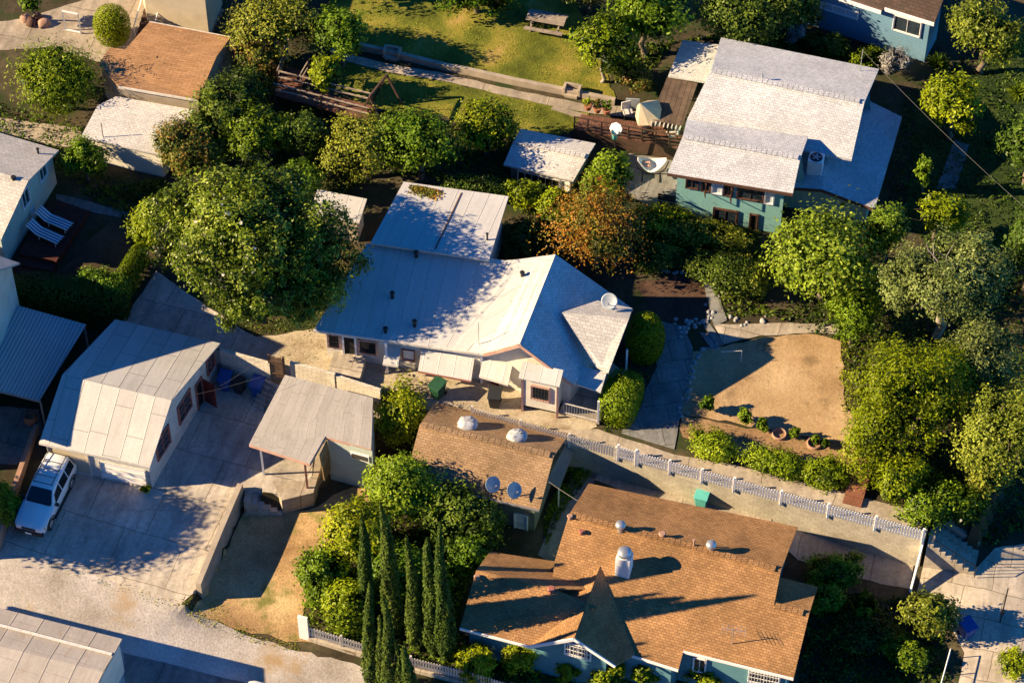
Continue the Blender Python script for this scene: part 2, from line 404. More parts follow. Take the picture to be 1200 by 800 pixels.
def tree(name, label, cat, px, py, hc, rad, n, size, mat, seed, bark, tr=.16, group=None, base=None, asp=.5, lobes=9, lobe=.5, clump=.35,
         up=.5, droop=0., zmin=.12, limbs=6, trunk=True, fill=.18, gap=.22, tshift=0., tvar=1., rot=0., box=False, power=2., core=.13, extra=()):
    """crown centre seen at (px, py), hc metres above the ground below it"""
    rng = np.random.default_rng(seed); n = int(n*LEAF_N); size = size*LEAF_S
    g = at(px, py, hc); c = np.array((g.x, g.y, g.z)); gz = H(g.x, g.y)
    b = base if base is not None else Vector((g.x, g.y, gz))
    root = thing(name, label, cat, b, group)
    P, O, T = crown_points(rng, c, rad, n, lobes, lobe, clump, power, box, rot, fill, gap)
    for off, er, fr in extra:
        p2, o2, t2 = crown_points(rng, c+np.array(off), er, int(n*fr), max(int(lobes*fr), 4), min(lobe*1.25, .5), clump, power, box, rot, fill, gap)
        P = np.concatenate([P, p2]); O = np.concatenate([O, o2]); T = np.concatenate([T, t2+rng.normal(0, .05)])
    hz = np.array([H(p[0], p[1]) for p in P[::1]]) if rad[2] > hc-.4 else np.full(len(P), gz-9)
    k = P[:, 2] > hz+zmin; P, O, T = P[k], O[k], T[k]
    Nn = O*1.15+np.array((0, 0, up))+rng.normal(size=P.shape)*.5
    if core:  # oversized inner leaves, added to block light and coloured dark like shade
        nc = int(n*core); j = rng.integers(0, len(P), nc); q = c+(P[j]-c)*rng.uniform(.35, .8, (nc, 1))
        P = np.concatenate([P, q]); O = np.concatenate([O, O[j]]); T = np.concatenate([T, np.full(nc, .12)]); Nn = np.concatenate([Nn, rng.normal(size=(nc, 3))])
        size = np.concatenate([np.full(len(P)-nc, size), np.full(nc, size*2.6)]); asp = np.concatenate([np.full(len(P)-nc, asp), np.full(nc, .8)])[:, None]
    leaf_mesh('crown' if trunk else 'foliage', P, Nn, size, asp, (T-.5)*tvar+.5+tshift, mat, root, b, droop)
    if trunk: obj('trunk', limb_mesh(rng, b, c, rad, tr, limbs), bark, root, uvs=False)
    return root
def cypress(label, tip, base, w, n, mat, seed, bark, group):
    rng = np.random.default_rng(seed)
    b = at(*base); hgt = None
    # height from the image: same plan position, tip seen at tip[1]
    lo, hi = 1, 16
    for _ in range(30):
        m = (lo+hi)/2
        if proj((b.x, b.y, b.z+m))[1] > tip[1]: lo = m
        else: hi = m
    hgt = lo; lean = (tip[0]-base[0])/22.
    root = thing('cypress_tree', label, 'cypress', b, group)
    t = rng.beta(1.1, 1.25, n); prof = np.minimum(1, (t+.05)*6)*np.clip(1-t, 0, 1)**rng.uniform(.5, .85)*rng.uniform(.92, 1.12)
    ph = rng.uniform(0, 2*np.pi, n); wob = 1+.10*np.sin(ph*2+t*6+seed)+.10*np.sin(ph*5-t*14+seed*2)+.07*np.sin(ph*7+t*37)
    r = w*prof*wob*rng.uniform(.72, 1.04, n)
    P = np.stack([b.x+lean*t+r*np.cos(ph)+.10*np.sin(t*7+seed)*t, b.y+r*np.sin(ph), b.z+.15+t*(hgt-.15)], 1)
    O = np.stack([np.cos(ph), np.sin(ph), np.full(n, .25)], 1)+rng.normal(size=(n, 3))*.35
    T = .5+.16*np.sin(ph*5+t*9+seed)*np.sin(t*31+ph*2)+rng.normal(0, .14, n)
    leaf_mesh('crown', P, O, .095, .38, T, mat, root, b, droop=-2.2)
    m = MB(); m.cyl(b-Vector((0,0,.2)), b+Vector((lean*.8,0,hgt*.8)), .13, .03, 8)
    obj('trunk', m, bark, root, uvs=False)
    return root
def scatter_stuff(name, label, polypx, n, size, mat, seed, hmax=.4, tshift=0, asp=.5, kind='stuff', cat='ground cover'):
    rng = np.random.default_rng(seed)
    pl = [at(*p) for p in polypx]; Q = [(p.x, p.y) for p in pl]
    xs = [q[0] for q in Q]; ys = [q[1] for q in Q]
    x = rng.uniform(min(xs), max(xs), n*3); y = rng.uniform(min(ys), max(ys), n*3)
    k = inpoly(x, y, Q); x, y = x[k][:n], y[k][:n]
    hn = .5+.5*np.sin(x*1.7+seed)*np.cos(y*1.9-seed)+.35*np.sin(x*4.1)*np.sin(y*3.7)
    z = np.array([H(a, b) for a, b in zip(x, y)])+hmax*np.clip(hn, .1, 1.2)*rng.random(len(x))
    P = np.stack([x, y, z], 1); T = .45+.25*(hn-.5)+rng.normal(0, .15, len(x))+tshift
    Nn = rng.normal(size=P.shape)*.7+np.array((0, 0, .8))
    c = np.mean(P, axis=0); o = leaf_mesh(name, P, Nn, size, asp, T, mat, None, tuple(c))
    o['kind'] = kind; return tag(o, label, cat)
# ------------------------------------------------------------------ draped ground sheets
def clip_tri(P, tri):
    out = P
    for i in range(3):
        a, b = tri[i], tri[(i+1) % 3]; ex, ey = b[0]-a[0], b[1]-a[1]
        f = lambda p: ex*(p[1]-a[1])-ey*(p[0]-a[0])
        res = []
        for k in range(len(out)):
            p, q = out[k-1], out[k]; fp, fq = f(p), f(q)
            if fq >= -1e-9:
                if fp < -1e-9: t = fp/(fp-fq); res.append((p[0]+t*(q[0]-p[0]), p[1]+t*(q[1]-p[1])))
                res.append(q)
            elif fp >= -1e-9:
                t = fp/(fp-fq); res.append((p[0]+t*(q[0]-p[0]), p[1]+t*(q[1]-p[1])))
        out = res
        if len(out) < 3: return []
    return out
def drape(name, polypx, mat, dz=.02, kind='structure', label=None, cat=None, world=None, zref=None):
    rough_edge = .11 if name in ('dirt_yard', 'lawn', 'planting_bed', 'alley') else .03
    if world is None:
        pl = [at(*p) for p in polypx]; Q = [(p.x, p.y) for p in pl]
    else: Q = world
    if sum(Q[i-1][0]*Q[i][1]-Q[i][0]*Q[i-1][1] for i in range(len(Q))) < 0: Q = Q[::-1]
    # roughen straight outlines a little
    R = []; rr = random.Random(len(name)*7+len(Q))
    for i in range(len(Q)):
        a, b = Q[i], Q[(i+1) % len(Q)]; L = math.hypot(b[0]-a[0], b[1]-a[1]); k = max(int(L/.45), 1)
        for j in range(k):
            t = j/k; jt = rough_edge if j else 0
            R.append((a[0]+(b[0]-a[0])*t+rr.uniform(-jt, jt), a[1]+(b[1]-a[1])*t+rr.uniform(-jt, jt)))
    Q = R
    xs = [q[0] for q in Q]; ys = [q[1] for q in Q]
    a0, a1 = max(int((min(xs)-X0)/STEP), 0), min(int((max(xs)-X0)/STEP)+1, NX)
    b0, b1 = max(int((min(ys)-Y0)/STEP), 0), min(int((max(ys)-Y0)/STEP)+1, NY)
    m = MB(); edges_bb = [(min(Q[i-1][0], Q[i][0]), max(Q[i-1][0], Q[i][0]), min(Q[i-1][1], Q[i][1]), max(Q[i-1][1], Q[i][1])) for i in range(len(Q))]
    EB = np.array(edges_bb)
    for a in range(a0, a1):
        for b in range(b0, b1):
            x, y = gx[a], gy[b]; c = [(x, y), (x+STEP, y), (x+STEP, y+STEP), (x, y+STEP)]
            cross = np.any((EB[:, 0] <= x+STEP) & (EB[:, 1] >= x) & (EB[:, 2] <= y+STEP) & (EB[:, 3] >= y))
            zz = [GZ[b, a], GZ[b, a+1], GZ[b+1, a+1], GZ[b+1, a]]
            if not cross:
                if inpoly(np.array([x+STEP/2]), np.array([y+STEP/2]), Q)[0]:
                    V = [(c[i][0], c[i][1], zz[i]+dz) for i in range(4)]
                    m.add(V, [(0, 1, 2), (0, 2, 3)], True)
                continue
            for t in ((0, 1, 2), (0, 2, 3)):
                p = clip_tri(Q, [c[i] for i in t])
                if len(p) >= 3:
                    V = [(q[0], q[1], H(q[0], q[1])+dz) for q in p]
                    m.add(V, [tuple(range(len(V)))], True)
    o = obj(name, m, mat, None, (np.mean(xs), np.mean(ys), 0), uvs=False)
    if kind: o['kind'] = kind
    if label: tag(o, label, cat)
    return o
# ------------------------------------------------------------------ buildings
def tri_roof(faces):
    T = []
    for f in faces:
        P = [Vector(p) for p in f]
        for t in tessellate_polygon([[Vector((p.x, p.y, 0)) for p in P]]): T.append([P[i] for i in t])
    return T
def roof_z(T, x, y):
    best = None
    for a, b, c in T:
        d = (b.y-c.y)*(a.x-c.x)+(c.x-b.x)*(a.y-c.y)
        if abs(d) < 1e-9: continue
        u = ((b.y-c.y)*(x-c.x)+(c.x-b.x)*(y-c.y))/d; v = ((c.y-a.y)*(x-c.x)+(a.x-c.x)*(y-c.y))/d; w = 1-u-v
        if min(u, v, w) >= -1e-4:
            z = u*a.z+v*b.z+w*c.z
            if best is None or z > best: best = z
    return best
def inset(P, d):
    n = len(P); area = sum(P[i-1][0]*P[i][1]-P[i][0]*P[i-1][1] for i in range(n))
    if area < 0: P = P[::-1]
    out = []
    for i in range(n):
        a, b, c = Vector(P[i-1]), Vector(P[i]), Vector(P[(i+1) % n])
        e1 = (b-a).normalized(); e2 = (c-b).normalized(); n1 = Vector((-e1.y, e1.x)); n2 = Vector((-e2.y, e2.x))
        k = 1+n1.dot(n2); q = b+(n1+n2)*(d/max(k, .25)); out.append((q.x, q.y))
    return out
class House:
    def __init__(s, name, label, cat, faces, roofmat, wallmat, outline, over=.3, th=.14, zfloor=None, theta=0., group=None, wallname='wall', foot=None):
        """faces: polygons of (px,py,z); outline: eave corners (px,py,z) in order; foot: world footprint instead"""
        W = lambda f: [U(*p) for p in f]
        s.F = [W(f) for f in faces]; s.T = tri_roof(s.F)
        o = [(p.x, p.y) for p in W(outline)] if foot is None else foot
        s.foot = inset(o, over); s.gz = min(H(*p) for p in s.foot)
        c = Vector((sum(p[0] for p in s.foot)/len(s.foot), sum(p[1] for p in s.foot)/len(s.foot), 0)); c.z = H(c.x, c.y)
        s.root = thing(name, label, cat, c, group); s.theta = theta; s.th = th
        m = MB()
        for f in s.F: m.slab(f, th)
        s.roof = obj('roof', m, roofmat, s.root, theta=theta)
        s.walls = []; m = MB(); n = len(s.foot); last = 3
        for i in range(n):
            a, b = Vector(s.foot[i]), Vector(s.foot[(i+1) % n]); L = (b-a).length; k = max(int(L/.3), 2)
            s.walls.append((a, b)); top = []; bot = []
            for j in range(k+1):
                p = a.lerp(b, j/k); z = roof_z(s.T, p.x, p.y)
                if z is None: z = last+th*.5
                last = z-th*.5; top.append((p.x, p.y, last)); bot.append((p.x, p.y, (zfloor if zfloor is not None else H(p.x, p.y)-.35)))
            vs = bot+top; m.add(vs, [(j, j+1, k+2+j, k+1+j) for j in range(k)])
        s.wall = obj(wallname, m, wallmat, s.root)
    def hit(s, px, py, off=0.0):
        d = ray(px, py); best = None
        for a, b in s.walls:
            e = (b-a).normalized(); nr = Vector((e.y, -e.x))
            dn = d.x*nr.x+d.y*nr.y
            if dn > -.02: continue
            t = ((a.x+nr.x*off-CAM.x)*nr.x+(a.y+nr.y*off-CAM.y)*nr.y)/dn
            p = CAM+d*t; u = (p.x-a.x)*e.x+(p.y-a.y)*e.y
            if -.4 <= u <= (b-a).length+.4 and (best is None or t < best[0]): best = (t, p, e, nr)
        return best
    def window(s, pl, pr, h, fm, gm, name='window', fw=.08, bars=0, cross=(1, 0), barmat=None, label=None, panename='pane', pm=None):
        """pl, pr: pixels of the lower left and lower right corner"""
        A = s.hit(*pl, .03)
        if A is None: print('no wall for', pl); return None
        _, p, e, nr = A; d = ray(*pr); n3 = Vector((nr.x, nr.y, 0)); e3 = Vector((e.x, e.y, 0))
        q = CAM+d*((p-CAM).dot(n3)/d.dot(n3)); L = (q-p).dot(e3); z = (p.z+q.z)/2
        p = Vector((p.x, p.y, z)); q = p+e3*L; up = Vector((0, 0, h)); m = MB(); o = n3*.02
        m.beam(p+o, q+o, .07, fw); m.beam(p+up+o, q+up+o, .07, fw)
        for x in (p, q): m.beam(x-Vector((0,0,fw/2))+o, x+up+Vector((0,0,fw/2))+o, fw, .09)
        for k in range(1, cross[0]+1): x = p+e3*(L*k/(cross[0]+1)); m.beam(x, x+up, .04, .05)
        for k in range(1, cross[1]+1): z_ = Vector((0, 0, h*k/(cross[1]+1))); m.beam(p+z_, q+z_, .05, .04)
        w = obj(name, m, fm, s.root)
        if label: w['label'] = label
        g = MB(); b = -n3*.012
        g.slab_v = None
        g.add([p+b, q+b, q+up+b, p+up+b], [(0, 1, 2, 3)]); obj(panename, g, gm, w)
        if bars:
            m = MB()
            for k in range(1, bars+1): x = p+e3*(L*k/(bars+1))+n3*.06; m.beam(x, x+up, .025, .025)
            for zz in (.15, .5, .85): m.beam(p+up*zz+n3*.06, q+up*zz+n3*.06, .025, .025)
            obj('bars', m, barmat or fm, w)
        return w
    def fascia(s, segs, mat, w=.05, h=.2, name='fascia'):
        for a, b in segs:
            m = MB(); p, q = U(*a), U(*b); e = (q-p); nr = Vector((e.y, -e.x, 0)).normalized()
            if nr.dot(Vector((p.x+q.x, p.y+q.y, 0))/2-Vector((s.root.location.x, s.root.location.y, 0))) < 0: nr = -nr
            o = nr*(w/2+.004)-Vector((0,0,h/2-.02)); m.beam(p+o, q+o, w, h)
            obj(name, m, mat, s.root)
    def caps(s, segs, mat, n=None, w=.34, step=.28, name='ridge_cap'):
        for a, b in segs:
            m = MB(); p, q = U(*a), U(*b); L = (q-p).length; k = int(L/step); d = (q-p).normalized()
            for i in range(k):
                c = p+d*((i+.5)*step)+Vector((0,0,.035+.004*(i % 2))); m.beam(c-d*step*.46, c+d*step*.46, w, .05)
            obj(name, m, mat, s.root)
def roof_at(h, px, py):
    """point on a house's roof under a pixel"""
    d = ray(px, py); best = None
    for a, b, c in h.T:
        n = (b-a).cross(c-a)
        if abs(n.dot(d)) < 1e-9: continue
        t = (a-CAM).dot(n)/d.dot(n); p = CAM+d*t
        z = roof_z([[a, b, c]], p.x, p.y)
        if z is not None and (best is None or t < best[0]): best = (t, p)
    if best is None: print('no roof at', px, py); return U(px, py, 4)
    return best[1]
# ------------------------------------------------------------------ material library
TH = -.33
M = {}
M['soil'] = m_ground('ground_soil', [(.3, (.03,.027,.015)), (.5, (.07,.055,.034)), (.72, (.12,.10,.055))], .3, 5, .45, .3, ((.03,.045,.014), .5, .5, .62))
M['alley'] = m_ground('alley_gravel', [(.3, (0.344,0.299,0.255)), (.5, (0.51,0.459,0.414)), (.72, (0.663,0.612,0.574))], .32, 9, .42, .4, ((0.382,0.268,0.153), .28, .55, .7))
M['conc'] = m_concrete('concrete_drive', (0.568,0.498,0.421), 2.6, .33, (0.722,0.688,0.653))
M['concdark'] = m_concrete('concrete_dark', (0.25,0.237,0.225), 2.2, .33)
M['conctan'] = m_concrete('concrete_tan', (0.454,0.382,0.3), 3.0, .25, (0.619,0.568,0.516), crack=.2)
M['concpath'] = m_concrete('concrete_path', (0.554,0.475,0.383), 1.6, .27, (0.792,0.766,0.726), crack=.12)
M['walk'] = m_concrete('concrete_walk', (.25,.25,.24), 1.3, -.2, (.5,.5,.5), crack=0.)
M['dirttan'] = m_ground('dry_dirt', [(.3, (0.336,0.213,0.109)), (.5, (0.477,0.323,0.174)), (.7, (0.593,0.427,0.245))], .35, 7, .32, .35, ((0.218,0.148,0.0774), .9, .56, .72))
M['pit'] = m_ground('dry_grass_dirt', [(.3, (0.305,0.182,0.0843)), (.5, (0.522,0.341,0.167)), (.7, (0.653,0.48,0.246))], .4, 9, .45, .6, ((0.189,0.182,0.0508), .55, .55, .68))
M['yardconc'] = m_ground('worn_yard', [(.3, (.30,.24,.165)), (.5, (.44,.37,.27)), (.7, (.52,.45,.34))], .5, 8, .35, .3, ((.22,.16,.10), .7, .55, .7))
M['redsoil'] = m_ground('red_soil', [(.3, (.06,.035,.025)), (.6, (.11,.065,.045))], .6, 8, .4, .3)
M['yard'] = m_ground('yard_earth', [(.3, (.055,.038,.024)), (.7, (.12,.085,.055))], .5, 7, .4, .3)
M['bed'] = m_ground('bed_soil', [(.3, (0.211,0.125,0.066)), (.7, (0.436,0.277,0.145))], .8, 8, .4, .4)
M['lawn'] = m_ground('lawn_grass', [(.28, (0.06,0.0744,0.012)), (.46, (0.15,0.168,0.0216)), (.6, (0.288,0.252,0.042)), (.74, (0.48,0.324,0.108))], .42, 10, .55, .9)
M['darklawn'] = m_ground('lawn_painted_shade', [(.3, (.02,.04,.01)), (.6, (.05,.075,.018)), (.8, (.09,.09,.03))], .5, 9, .45, .6)  # darker copy of the lawn, tree shade put into its colour
M['white_sheet'] = m_panel('white_roll_roof', (0.593,0.566,0.539), .95, .8, .42, .55, ((0.27,0.18,0.116), .66, .78), 2.6)
M['white_metal'] = m_panel('white_metal_roof', (0.593,0.576,0.558), .82, .5, .36, .45, ((0.324,0.243,0.171), .68, .8))
M['weathered'] = m_panel('weathered_sheet', (0.481,0.44,0.4), .42, .35, .42, .6, ((0.256,0.175,0.123), .62, .8), 3.2)
M['corrug'] = m_panel('corrugated_sheet', (.50,.52,.54), 1.0, .2, .35, .4, ((.10,.08,.07), .63, .72), 0, .2)
M['oldroof'] = m_panel('old_patched_roof', (0.54,0.483,0.439), 1.35, .85, .55, .75, ((0.27,0.192,0.135), .56, .72), 1.1)
M['sh_brown'] = m_shingle('brown_shingle', (.39,.215,.095), (.29,.155,.066), (.125,.062,.03), .13, .24, .32)
M['sh_tan'] = m_shingle('tan_shingle', (.36,.235,.135), (.275,.175,.098), (.13,.08,.045), .13, .27, .3)
M['sh_orange'] = m_shingle('orange_shingle', (0.4,0.224,0.114), (0.314,0.171,0.081), (0.19,0.1,0.0475), 0.14, 0.5, .2)
M['sh_grey'] = m_shingle('grey_shingle', (.57,.575,.60), (.46,.465,.49), (.27,.27,.29), .14, .22, .15)
M['sh_grey2'] = m_shingle('light_grey_shingle', (0.608,0.586,0.562), (0.503,0.479,0.468), (0.305,0.292,0.281), 0.14, 0.22, .16)
M['sh_pale'] = m_shingle('pale_shingle', (0.537,0.507,0.478), (0.429,0.41,0.39), (0.264,0.249,0.243), 0.18, 0.26, .15)
M['sh_dark'] = m_shingle('dark_brown_shingle', (.10,.065,.05), (.07,.05,.04), (.03,.02,.02), .2, .4)
M['w_white'] = m_siding('white_siding', (.70,.66,.58), .17, .25)
M['w_peel'] = m_siding('peeling_white_siding', (.58,.56,.52), .2, .35, .585)
M['w_teal'] = m_siding('teal_siding', (.25,.50,.48), .3, .18, 0, True)
M['w_teal2'] = m_siding('teal_stucco', (.13,.30,.34), .22, .2)
M['w_blue'] = m_siding('blue_siding', (.16,.30,.42), .2, .15)
M['w_grey'] = m_siding('grey_green_siding', (.20,.21,.17), .2, .2)
M['w_beige'] = m_plain('beige_stucco', (.50,.42,.31), .85, 0, .12, 1.2)
M['w_cream'] = m_plain('cream_stucco', (.66,.62,.53), .85, 0, .12, 1.2)
M['w_palegreen'] = m_siding('pale_green_siding', (.52,.58,.52), .24, .2)
M['white'] = m_plain('white_paint', (.80,.77,.75), .55, 0, .08)
M['offwhite'] = m_plain('weathered_white_paint', (.58,.54,.50), .7, 0, .2, 5)
M['trim_red'] = m_plain('red_trim', (.30,.11,.085), .65, 0, .2)
M['trim_pink'] = m_plain('faded_pink_trim', (.50,.30,.24), .7, 0, .2)
M['trim_brown'] = m_plain('brown_trim', (.10,.05,.035), .7, 0, .25)
M['darkred'] = m_plain('dark_red_paint', (.17,.025,.02), .55, 0, .2)
M['dark'] = m_plain('dark_interior', (.012,.011,.010), .9, 0, .3)  # near-black colour painting the unlit space behind doorways and openings
M['black'] = m_plain('black_metal', (.02,.02,.022), .45, .0, .2)
M['glass'] = m_glass('window_glass')
M['curtain'] = m_plain('white_curtain', (.45,.50,.54), .8, 0, .25, 9)
M['metal'] = m_plain('galvanised_metal', (.50,.51,.52), .35, .7, .2)
M['dishgrey'] = m_plain('grey_dish', (.36,.40,.44), .5, .1, .15)
M['wood'] = m_planks('grey_wood', (.40,.33,.27), (.32,.26,.21), (.1,.08,.06), .16, 3)
M['wood_tan'] = m_planks('tan_wood', (.38,.25,.14), (.30,.19,.10), (.08,.05,.03), .14, 3)
M['post'] = m_plain('brown_timber', (.085,.05,.035), .75, 0, .3)
M['bark'] = m_plain('bark', (.13,.10,.075), .9, 0, .35, 6)
M['bark_pale'] = m_plain('pale_bark', (.27,.23,.19), .9, 0, .3, 6)
M['block'] = m_block('grey_block', (.52,.46,.36), .4, .2, .7)
M['blockwhite'] = m_block('white_slump_block', (0.744,0.66,0.552), .5, .16, .5)
M['stucco_wall'] = m_plain('tan_stucco_wall', (.36,.30,.235), .9, 0, .2, 1.5)
M['brick'] = m_block('red_brick', (.21,.09,.055), .22, .08, 1.5)
M['stone'] = m_plain('pale_stone', (.33,.32,.31), .9, 0, .4, 7)
M['pot'] = m_plain('terracotta', (.32,.13,.07), .75, 0, .2)
M['pinkring'] = m_plain('pale_terracotta', (.34,.20,.145), .8, 0, .2)
# ------------------------------------------------------------------ ground
fx = np.concatenate([[-160, -110, -70, -48], gx, [48, 70, 110, 160]]); fy = np.concatenate([[-150, -100, -65, -45], gy, [46, 65, 100, 160]])
FXX, FYY = np.meshgrid(fx, fy)
FZ = np.empty_like(FXX)
for j in range(len(fy)):
    for i in range(len(fx)):
        a = min(max(i-4, 0), NX); b = min(max(j-4, 0), NY); FZ[j, i] = GZ[b, a]
nx_, ny_ = len(fx), len(fy)
me = bpy.data.meshes.new('ground')
idx = np.arange(nx_*ny_).reshape(ny_, nx_)
a_, b_, c_, d_ = idx[:-1, :-1].ravel(), idx[:-1, 1:].ravel(), idx[1:, 1:].ravel(), idx[1:, :-1].ravel()
tri = np.concatenate([np.stack([a_, b_, c_], 1), np.stack([a_, c_, d_], 1)])
me.from_pydata(np.stack([FXX.ravel(), FYY.ravel(), FZ.ravel()], 1).tolist(), [], tri.tolist())
me.materials.append(M['soil'])
go = bpy.data.objects.new('ground', me); COL.objects.link(go); go['kind'] = 'structure'
drape('alley', [(-150,640),(0,641),(67,655),(127,674),(173,692),(207,706),(240,722),(283,742),(350,763),(400,774),(470,796),(620,835),(620,900),(-150,900)], M['alley'], .02)
drape('driveway', [(-30,646),(0,646),(67,659),(127,679),(173,698),(212,708),(229,696),(279,584),(284,574),(338,588),(364,579),(384,556),(425,548),(438,490),(340,452),(318,446),(258,430),(150,440),(60,530),(20,600)], M['conc'], .035)
drape('driveway', [(145,765),(300,803),(300,860),(150,860)], M['concdark'], .05)  # dark concrete paints the corner garage's cast shadow onto the ground
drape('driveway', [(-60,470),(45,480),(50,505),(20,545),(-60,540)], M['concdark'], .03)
drape('dirt_yard', [(243,688),(288,594),(334,602),(372,594),(400,576),(440,566),(430,620),(360,690),(352,738),(385,752),(345,752),(283,738),(225,716)], M['pit'], .03)
drape('dirt_yard', [(264,416),(322,432),(346,432),(446,464),(470,458),(556,481),(610,494),(667,512),(700,500),(650,440),(380,386),(300,395)], M['yardconc'], .03)
drape('patio', [(183,318),(290,390),(330,410),(322,424),(260,410),(140,382)], M['conc'], .04)
drape('path', [(640,506),(668,517),(880,573),(1078,629),(1086,608),(1000,580),(850,543),(790,533),(745,518),(700,503)], M['conctan'], .05)
drape('path', [(728,508),(790,527),(797,490),(808,440),(812,408),(800,382),(772,376),(765,400),(770,430),(752,465)], M['walk'], .045)
drape('path', [(836,381),(848,404),(890,394),(955,390),(985,392),(985,381),(917,379)], M['concpath'], .05)
drape('path', [(821,321),(834,321),(852,376),(837,383)], M['walk'], .055)
drape('dirt_yard', [(812,412),(850,406),(890,397),(955,392),(985,400),(990,470),(1015,520),(960,515),(900,503),(830,490),(797,484),(803,440)], M['dirttan'], .03)
drape('planting_bed', [(797,486),(830,492),(900,505),(960,517),(1015,522),(1015,560),(985,562),(900,545),(800,512)], M['bed'], .03)
drape('dirt_yard', [(745,330),(822,320),(836,374),(800,382),(768,372)], M['redsoil'], .03)
drape('lawn', [(385,-60),(650,-60),(700,60),(722,116),(660,103),(560,83),(450,58),(400,50),(385,20)], M['lawn'], .03)
drape('lawn', [(395,66),(456,86),(520,96),(587,111),(651,125),(690,132),(690,146),(640,165),(560,155),(520,135),(430,130),(395,100)], M['lawn'], .03)
drape('path', [(380,54),(400,62),(456,76),(520,87),(587,103),(651,116),(688,123),(755,128),(755,140),(688,133),(651,126),(587,112),(520,96),(456,86),(395,70)], M['conctan'], .06)
drape('path', [(650,124),(688,135),(682,141),(645,129)], M['conctan'], .055)
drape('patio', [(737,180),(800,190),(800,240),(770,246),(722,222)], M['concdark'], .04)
drape('pavement', [(1074,694),(1086,650),(1142,668),(1166,642),(1200,637),(1300,655),(1300,860),(1112,860),(1130,765),(1108,722)], M['concpath'], .03)
drape('pavement', [(700,548),(900,600),(1074,648),(1066,690),(935,656),(912,636),(820,610),(690,560)], M['conctan'], .03)
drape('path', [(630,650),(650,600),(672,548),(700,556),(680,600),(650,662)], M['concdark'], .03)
drape('patio', [(-30,30),(30,22),(100,0),(190,-30),(250,-30),(255,24),(160,52),(125,75),(110,72),(60,56),(-30,62)], M['conctan'], .03)
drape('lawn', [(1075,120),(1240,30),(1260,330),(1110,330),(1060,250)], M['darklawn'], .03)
drape('path', [(1118,165),(1136,170),(1120,222),(1098,222)], M['concdark'], .05)
drape('dirt_yard', [(70,318),(140,246),(160,250),(168,300),(110,335)], M['yard'], .03)
drape('path', [(66,228),(88,232),(158,252),(152,258),(90,245),(66,240)], M['concdark'], .045)
drape('patio', [(-30,135),(90,150),(110,172),(70,172),(-30,150)], M['conctan'], .03)
# ------------------------------------------------------------------ houses
# white peeling garage with a rolled white roof
G1 = House('garage', 'white garage with peeling side wall and patched white sheet roof by the driveway', 'garage',
  [[(46,518,3.0),(176,546,3.0),(201,469,4.75),(73,439,4.75)], [(73,439,4.75),(201,469,4.75),(258,402,3.75),(135,374,3.75)]], M['white_sheet'], M['w_peel'],
  [(46,518,3.0),(176,546,3.0),(258,402,3.75),(135,374,3.75)], .22, .1, theta=TH)
for pl, pr, h in (((186,543),(199,513),1.35), ((211,499),(224,473),1.35), ((244,441),(252,425),1.2)):
    G1.window(pl, pr, h, M['trim_red'], M['glass'], cross=(1, 2), fw=.1)
G1.fascia([((46,518,3.0),(176,546,3.0))], M['offwhite'], .05, .16)
gd = G1.window((121,564),(174,576), 1.75, M['offwhite'], M['white'], name='garage_door', cross=(0, 3), fw=.06, panename='panel')
gd2 = G1.window((60,545),(108,558), 1.75, M['offwhite'], M['w_beige'], name='garage_door', cross=(0, 0), fw=.06, panename='panel')
dd = G1.window((233,483),(239,468), 2.0, M['trim_red'], M['dark'], name='door', cross=(0, 0), fw=.09, panename='doorway')
A = G1.hit(239, 470)
m = MB(); hp = A[1]; e3 = Vector((A[2].x, A[2].y, 0)); n3 = Vector((A[3].x, A[3].y, 0))
m.beam(hp+n3*.05+Vector((0,0,.95)), hp+n3*.85-e3*.18+Vector((0,0,.95)), .045, 1.95); dl = obj('door_leaf', m, M['darkred'], dd)
# carport with weathered sheet roof
CP = thing('carport', 'carport with weathered pale sheet roof on thin posts beside the concrete driveway', 'carport', at(330, 545))
cpf = [U(*p) for p in [(334,439,4.1),(437,466,4.0),(435,526,3.45),(381,511,3.55),(363,543,3.3),(292,520,3.4)]]
m = MB(); m.slab(cpf, .07); obj('roof', m, M['weathered'], CP, theta=TH)
for a, b in ((2,3),(3,4),(4,5)): m = MB(); m.beam(cpf[a]-Vector((0,0,.12)), cpf[b]-Vector((0,0,.12)), .06, .16); obj('fascia', m, M['trim_pink'], CP)
for (x, y, z), mm in (((305,524,3.3),M['white']), ((357,541,3.2),M['trim_red']), ((335,447,4.),M['offwhite'])):
    p = U(x, y, z); m = MB(); m.beam(p, (p.x+.03, p.y, H(p.x, p.y)-.1), .1, .1); obj('post', m, mm, CP)
# store room under the carport's right end
q = [U(384,514,3.4), U(436,528,3.4), U(437,473,3.8), U(400,463,3.85)]
m = MB(); n = 4
for i in range(n):
    a, b = q[i], q[(i+1) % n]; m.add([(a.x,a.y,-.6),(b.x,b.y,-.6),(b.x,b.y,b.z),(a.x,a.y,a.z)], [(0,1,2,3)])
obj('wall', m, M['w_palegreen'], CP)
a, b = q[0], q[1]; e = (b-a).normalized(); nn = Vector((e.y, -e.x, 0)).normalized()
m = MB(); c0 = a+e*1.2+nn*.03-Vector((0,0,.75))
m.beam(c0, c0+e*1.0, .06, .5); w = obj('window', m, M['white'], CP); m = MB(); m.beam(c0+e*.08+nn*.02, c0+e*.92+nn*.02, .06, .34); obj('pane', m, M['glass'], w)
m = MB(); a2, b2 = U(381,511,3.45), U(363,543,3.2)
m.beam(q[0]+Vector((0,0,-1.3)), q[0]+(U(372,529,3.3)-U(381,511,3.4))*.9+Vector((0,0,-1.3)), .06, 2.5); obj('side_board', m, M['wood_tan'], CP)
